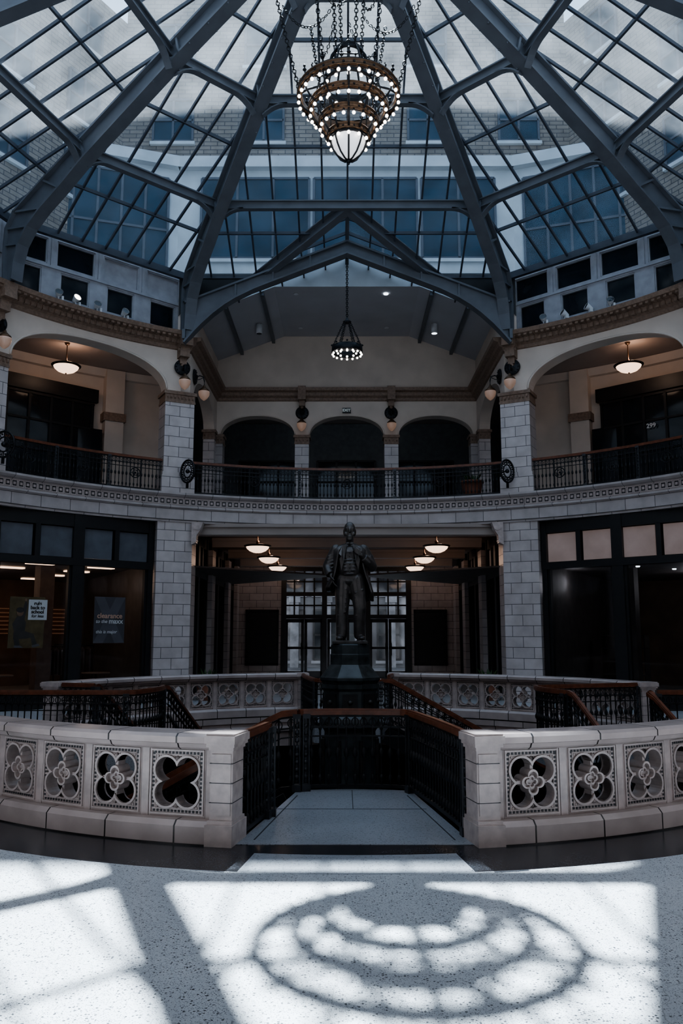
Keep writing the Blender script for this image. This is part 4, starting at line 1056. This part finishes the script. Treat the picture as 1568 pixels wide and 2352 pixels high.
shopfront(F(-md,rm_),hw,False,'black framed shop window with warm lit store behind')
shopfront(F(md,rm_),hw,True,'black framed shop window with glowing pink transom panels')
for s in(-1,1): shopfront(F(s*(E2+90)/2,10.15*cos(radians(13.8))),10.15*sin(radians(13.8)),s>0,'black framed shop window')
for s in(-1,1):
    nm='wall_left' if s<0 else 'wall_right'
    for yc in(24.5,28.3,31.4):
        L=1.55 if yc<31 else 1.0
        M=Matrix.Translation((s*4.45,yc,0))@Matrix.Rotation(radians(-90*s),4,'Z')
        shopfront(M,L,s>0,'black framed shop window in the side of the hall')
    for y in(22.75,26.4,30.1,32.6):
        mb=MB(); mb.bx(-.22,.22,-.32,.32,0,4.4); mb.obj('trim_11',[M_tile],label='tiled pilaster of the ground hall',kind='structure',M=T(s*4.5,y,0))
    mb=MB(); mb.bx(-.08,.08,10.9,20.9,0,4.7,0,F(s*29.6,0)); mb.obj(nm,[M_storedk],label='dark partition between shops',kind='structure')
    mb=MB(); mb.bx(-.08,.08,10.9,20.9,0,4.7,0,F(s*60,0)); mb.obj(nm,[M_storedk],label='dark partition between shops',kind='structure')
    mb=MB(); mb.bx(min(s*5.6,s*5.7),max(s*5.6,s*5.7),23.4,33,0,4.7); mb.obj(nm,[M_storedk],label='dark shop back wall',kind='structure')
for y in(22.3,25.6,29.2,32.6):
    mb=MB(); mb.bx(-4.2,4.2,y-.2,y+.2,4.42,4.7); mb.bx(-4.2,4.2,y-.27,y+.27,4.62,4.71); mb.obj('trim_12',[M_taupe],label='plaster ceiling beam in the ground hall',kind='structure')
for s in(-1,1):
    M=F(s*md,0)
    mb=MB(); mb.bx(-9,9,19.3,19.5,0,3.6,0,M); mb.obj('wall_left' if s<0 else 'wall_right',[M_orange],label='store back wall',kind='structure')
    mb=MB(); mb.bx(-9,9,10.4,19.5,3.6,3.65,0,M); mb.obj('ceiling',[M_storedk],label='store ceiling',kind='structure')
M=F(-md,0)
for x,y in((-1.9,11.6),(-2.3,13.6),(-2.8,15.6),(-3.3,17.6),(-.2,11.8),(-.3,13.6),(-.6,15.8),(-.8,17.8),(1.6,12.0),(1.7,13.8),(1.8,15.8),(2.,17.9)):
    mb=MB(); mb.bx(x-.36,x+.36,y-.10,y+.10,3.55,3.59,0,M); mb.obj('light_panel',[M_tube],label='warm rectangular ceiling light panel inside the store',cat='ceiling light',group='store ceiling lights')
lamp(M@Vector((-1,14.6,3.1)),22,(1,.72,.55),.4); lamp(M@Vector((1.6,12.4,3.1)),9,(1,.75,.6),.4)  # bare fill lights added to brighten the store beyond its panels
M=F(md,0)
for x,y in((-1.5,11.6),(-.6,12.6),(.4,11.8),(1.4,12.8),(-.2,14.2),(1.1,14.6),(-2,15),(2.2,15.5)):
    mb=MB(); mb.lathe([(0,3.57),(.05,3.57),(.06,3.6)],12,M@T(x,y,0)); mb.obj('recessed_light',[M_dot],label='small recessed light inside the dark shop',cat='ceiling light',group='dark shop recessed lights')
mb=MB(); mb.bx(-1.2,-.9,13,13.3,0,3.6,0,M); mb.bx(1.3,1.6,14,14.3,0,3.6,0,M); mb.obj('trim_15',[M_storedk],label='dark shop interior pillars',kind='structure')
lamp(M@Vector((0,15.5,3.2)),22,(.9,.9,1.),.3); lamp(M@Vector((-2.5,12.6,3.2)),6,(.9,.9,1.),.3)  # added fill lights without fittings, lifting the dim shop interior
for x,y in((-2.2,15),(2.0,16.5),(0,17)):
    e=empty('display_shelf','dark display shelf unit inside the dim shop','shelf',M@T(x,y,0),'dim shop shelves')
    mb=MB(); mb.bx(-.7,-.66,0,.35,0,1.7); mb.bx(.66,.7,0,.35,0,1.7)
    for z in(.1,.5,.9,1.3,1.68): mb.bx(-.7,.7,0,.35,z,z+.03)
    mb.obj('frame',[M_storedk],e)
M=F(-md,0)
mb=MB(); mb.bx(.15,.55,12.6,13.0,0,3.6,0,M); mb.obj('trim_15',[plain('store_pillar',(.20,.15,.13),.7)],label='square pillar inside the store',kind='structure')
for i in range(7):
    z=1.75+i*.14
    mb=MB(); mb.bx(-8,8,19.22,19.3,z,z+.035,0,M); mb.obj('trim_13',[M_slat],label='store wall slat with a glow put into its colour',kind='structure')
for x,y in((-2.4,13.2),(-1.0,14.5),(1.2,13.6),(2.3,14.8),(-3,16),(0,16.8),(3,17)):
    e=empty('clothes_rack','dark store display rack with hanging garments','clothes rack',M@T(x,y,0),'store racks')
    mb=MB(); mb.cyl((-.5,0,0),(-.5,0,1.4),.02);mb.cyl((.5,0,0),(.5,0,1.4),.02);mb.cyl((-.5,0,1.4),(.5,0,1.4),.02);mb.bx(-.55,-.45,-.25,.25,0,.03);mb.bx(.45,.55,-.25,.25,0,.03); mb.obj('frame',[M_iron],e)
    mb=MB()
    for k in range(9):
        xx=-.42+k*.105; mb.add([(xx,-.2,1.3),(xx+.03,0,1.37),(xx,.2,1.3),(xx+.02,.24,.6),(xx-.02,-.24,.6)],[(0,1,2,3,4)],k%2); mb.bx(xx-.015,xx+.02,-.2,.2,.6,1.3,k%2)
    mb.obj('garments',[M_storedk,M_purp2],e)
for x,y in((-1.3,11.3),(1.2,11.2)):
    e=empty('cafe_table','small round dark table inside the shop window','table',M@T(x,y,0),'store tables')
    mb=MB(); mb.lathe([(0,.72),(.36,.72),(.37,.735),(.36,.75),(0,.75)],24); mb.obj('table_top',[M_orange],e)
    mb=MB(); mb.cyl((0,0,.02),(0,0,.72),.03); mb.lathe([(0,.04),(.05,.04),(.24,.01),(.25,0),(0,0)],20); mb.obj('pedestal_leg',[M_iron],e)
MP=F(-md,rm_+.16)
e=empty('poster','slate store poster reading clearance to the maxx, this is major','poster',MP@T(.98,0,1.52))
mb=MB(); mb.bx(-.42,.42,0,.012,0,1.16); mb.obj('poster_sheet',[M_purp],e)
mb=MB(); mb.add([(-.42,-.002,.0),(-.16,-.002,.0),(.42,-.002,1.16),(.16,-.002,1.16)],[(0,1,2,3)]); mb.add([(.16,-.003,0),(.42,-.003,0),(-.16,-.003,1.16),(-.42,-.003,1.16)],[(0,1,2,3)]); mb.obj('poster_cross',[M_purp2],e)
def txt(e,s,size,x,z,mat,bold=.002,it=0.):
    vs,fs=text_geo(s,size,bold,it); mb=MB(); mb.add(vs,fs,0,False,T(x,-.012,z)@UPR); mb.obj('lettering',[mat],e)
txt(e,'clearance',.18,.0,.68,M_texto,.003); txt(e,'to the',.125,-.22,.54,M_text,.001,.2); txt(e,'maxx',.175,.17,.545,M_text,.004); txt(e,'this is major',.115,-.08,.28,M_text,.001,.2)
e=empty('poster','ochre back to school store poster with a small white card','poster',MP@T(-1.12,0,1.42))
mb=MB(); mb.bx(-.42,.42,0,.012,0,1.2); mb.obj('poster_sheet',[M_yel],e)
mb=MB(); mb.bx(0.02,.47,-.012,.0,.66,1.14); mb.obj('white_card',[M_text],e)
for t,z in(('rule',1.05),('back to',.95),('school',.85)): 
    vs,fs=text_geo(t,.115,.003); mb=MB(); mb.add(vs,fs,0,False,T(.24,-.018,z)@UPR); mb.obj('lettering',[M_textd],e)
vs,fs=text_geo('for less',.1,.001,.2); mb=MB(); mb.add(vs,fs,0,False,T(.24,-.018,.75)@UPR); mb.obj('lettering',[M_textd],e)
def flat(pts,y,mi,mb): mb.add([(x,y,z) for x,z in pts],[tuple(range(len(pts)))],mi)
mb=MB()   # printed picture of a seated child with raised arm
flat([(-.24,.74),(-.10,.74),(-.02,.60),(-.04,.38),(-.28,.34),(-.34,.56)],-.004,0,mb)
flat([(-.30,.36),(-.05,.40),(.14,.34),(.16,.24),(.0,.22),(-.30,.20)],-.005,0,mb)
flat([(.08,.34),(.17,.34),(.27,.08),(.16,.05)],-.006,0,mb); flat([(-.30,.30),(-.18,.30),(-.14,.05),(-.26,.05)],-.006,0,mb)
flat([(.14,.06),(.30,.10),(.34,.05),(.16,.01)],-.007,2,mb); flat([(-.28,.06),(-.13,.06),(-.06,.01),(-.27,.01)],-.007,2,mb)
flat([(-.14,.72),(-.06,.68),(.0,1.02),(-.05,1.14),(-.09,1.0)],-.005,0,mb)
mb.sphere((-.17,-.006,.84),.085,16,10,1,sc=(1,.02,1.15)); mb.sphere((-.17,-.008,.89),.09,16,10,0,sc=(1,.02,.7)); mb.sphere((-.05,-.008,1.13),.03,10,6,1,sc=(1,.05,1.2))
mb.obj('printed_figure',[M_storedk,M_skin,M_purp2],e)

# ---- back doors
e=empty('entrance_doors','black framed glass entrance doors with gridded transoms','doors',T(0,33.0,0))
mb=MB(); mb.bx(-2.5,2.5,-.05,.15,4.25,4.4)
for x in(-2.5,-.87,.87,2.5): mb.bx(x-.1,x+.1,-.08,.15,0,4.35)
for z in(2.35,3.25): mb.bx(-2.5,2.5,-.06,.12,z,z+.16)
for c in(-1.68,0,1.68):
    for x in(-.4,0,.4): mb.bx(c+x-.03,c+x+.03,0,.1,3.3,4.3); mb.bx(c+x-.03,c+x+.03,0,.1,2.45,3.3)
    mb.bx(c-.8,c+.8,0,.1,3.8,3.86); mb.bx(c-.8,c+.8,0,.1,2.85,2.91)
mb.obj('frame',[M_black],e)
for c in(-1.68,0,1.68):
    for s in(-1,1):
        x0,x1=(c-.76,c-.01) if s<0 else (c+.01,c+.76)
        mb=MB()
        mb.bx(x0,x0+.11,0,.06,0,2.34);mb.bx(x1-.11,x1,0,.06,0,2.34);mb.bx(x0,x1,0,.06,0,.3);mb.bx(x0,x1,0,.06,2.2,2.34);mb.bx(x0,x1,0,.06,1.15,1.25)
        mb.cyl((c+s*.12,-.05,.9),(c+s*.12,-.05,1.4),.014)
        mb.obj('door_leaf',[M_black],e)
mb=MB(); mb.add([(-2.5,.07,0),(2.5,.07,0),(2.5,.07,4.3),(-2.5,.07,4.3)],[(0,1,2,3)]); mb.obj('glass',[M_doorglass],e)
for s in(-1,1):
    e=empty('notice_board','tall black framed notice board on the tiled wall','notice board',T(s*3.35,32.97,.55),'notice boards')
    mb=MB(); mb.bx(-.6,.6,-.06,0,0,2.1); mb.obj('board',[M_black],e)
    mb=MB()
    for q in((-.66,-.58,-.02,2.14),(.58,.66,-.02,2.14),(-.66,.66,-.04,.04),(-.66,.66,2.06,2.16)): mb.bx(q[0],q[1],-.1,0,q[2],q[3])
    mb.obj('board_frame',[M_iron],e)
def planter(M,lab):
    e=empty('planter',lab,'planter',M,'clay planters')
    mb=MB(); mb.lathe([(0,0),(.2,0),(.26,.3),(.3,.5),(.33,.5),(.33,.56),(.28,.56),(.27,.5),(0,.5)],24); mb.obj('pot',[M_clay],e)
    mb=MB(); rr=random.Random(2)
    for k in range(36):
        a=rr.uniform(0,6.28); l=rr.uniform(.15,.35); t=rr.uniform(.2,.9); c=Vector((.1*cos(a),.1*sin(a),.5)); d=Vector((cos(a)*t*l,sin(a)*t*l,l)); w=Vector((-sin(a),cos(a),0))*.03
        mb.add([c-w*.5,c+d*.6-w,c+d,c+d*.6+w,c+w*.5],[(0,1,2,3,4)])
    mb.obj('leaves',[M_leaf],e)
planter(T(-3.75,22.3,0),'brown clay planter beside the tile pier'); planter(T(3.75,22.3,0),'brown clay planter beside the tile pier')
planter(T(3.5,22.6,5.42),'brown clay planter behind the gallery railing')

# ================================================================= LIGHT / WORLD / CAMERA
w=bpy.data.worlds.new('w'); S.world=w; w.use_nodes=True
bg=w.node_tree.nodes['Background']; bg.inputs[0].default_value=(.58,.76,1.0,1); bg.inputs[1].default_value=1.5
sun=bpy.data.lights.new('sun','SUN'); sun.energy=38; sun.angle=radians(.5); sun.color=(.92,.96,1.)
so=bpy.data.objects.new('sun',sun); COL.objects.link(so)
so.rotation_euler=Vector((.30,-8.35,-10.85)).to_track_quat('-Z','Y').to_euler()
cam=bpy.data.cameras.new('camera'); cam.sensor_fit='VERTICAL'; cam.sensor_height=36; cam.lens=1880/2352*36; cam.clip_end=300
co=bpy.data.objects.new('camera',cam); COL.objects.link(co); co.location=(-.09,0,1.75); co.rotation_euler=(radians(90+8.47),0,.003)
S.camera=co
try:
    S.view_settings.view_transform='AgX'; S.view_settings.look='AgX - Medium High Contrast'
except Exception as ex: print(ex)
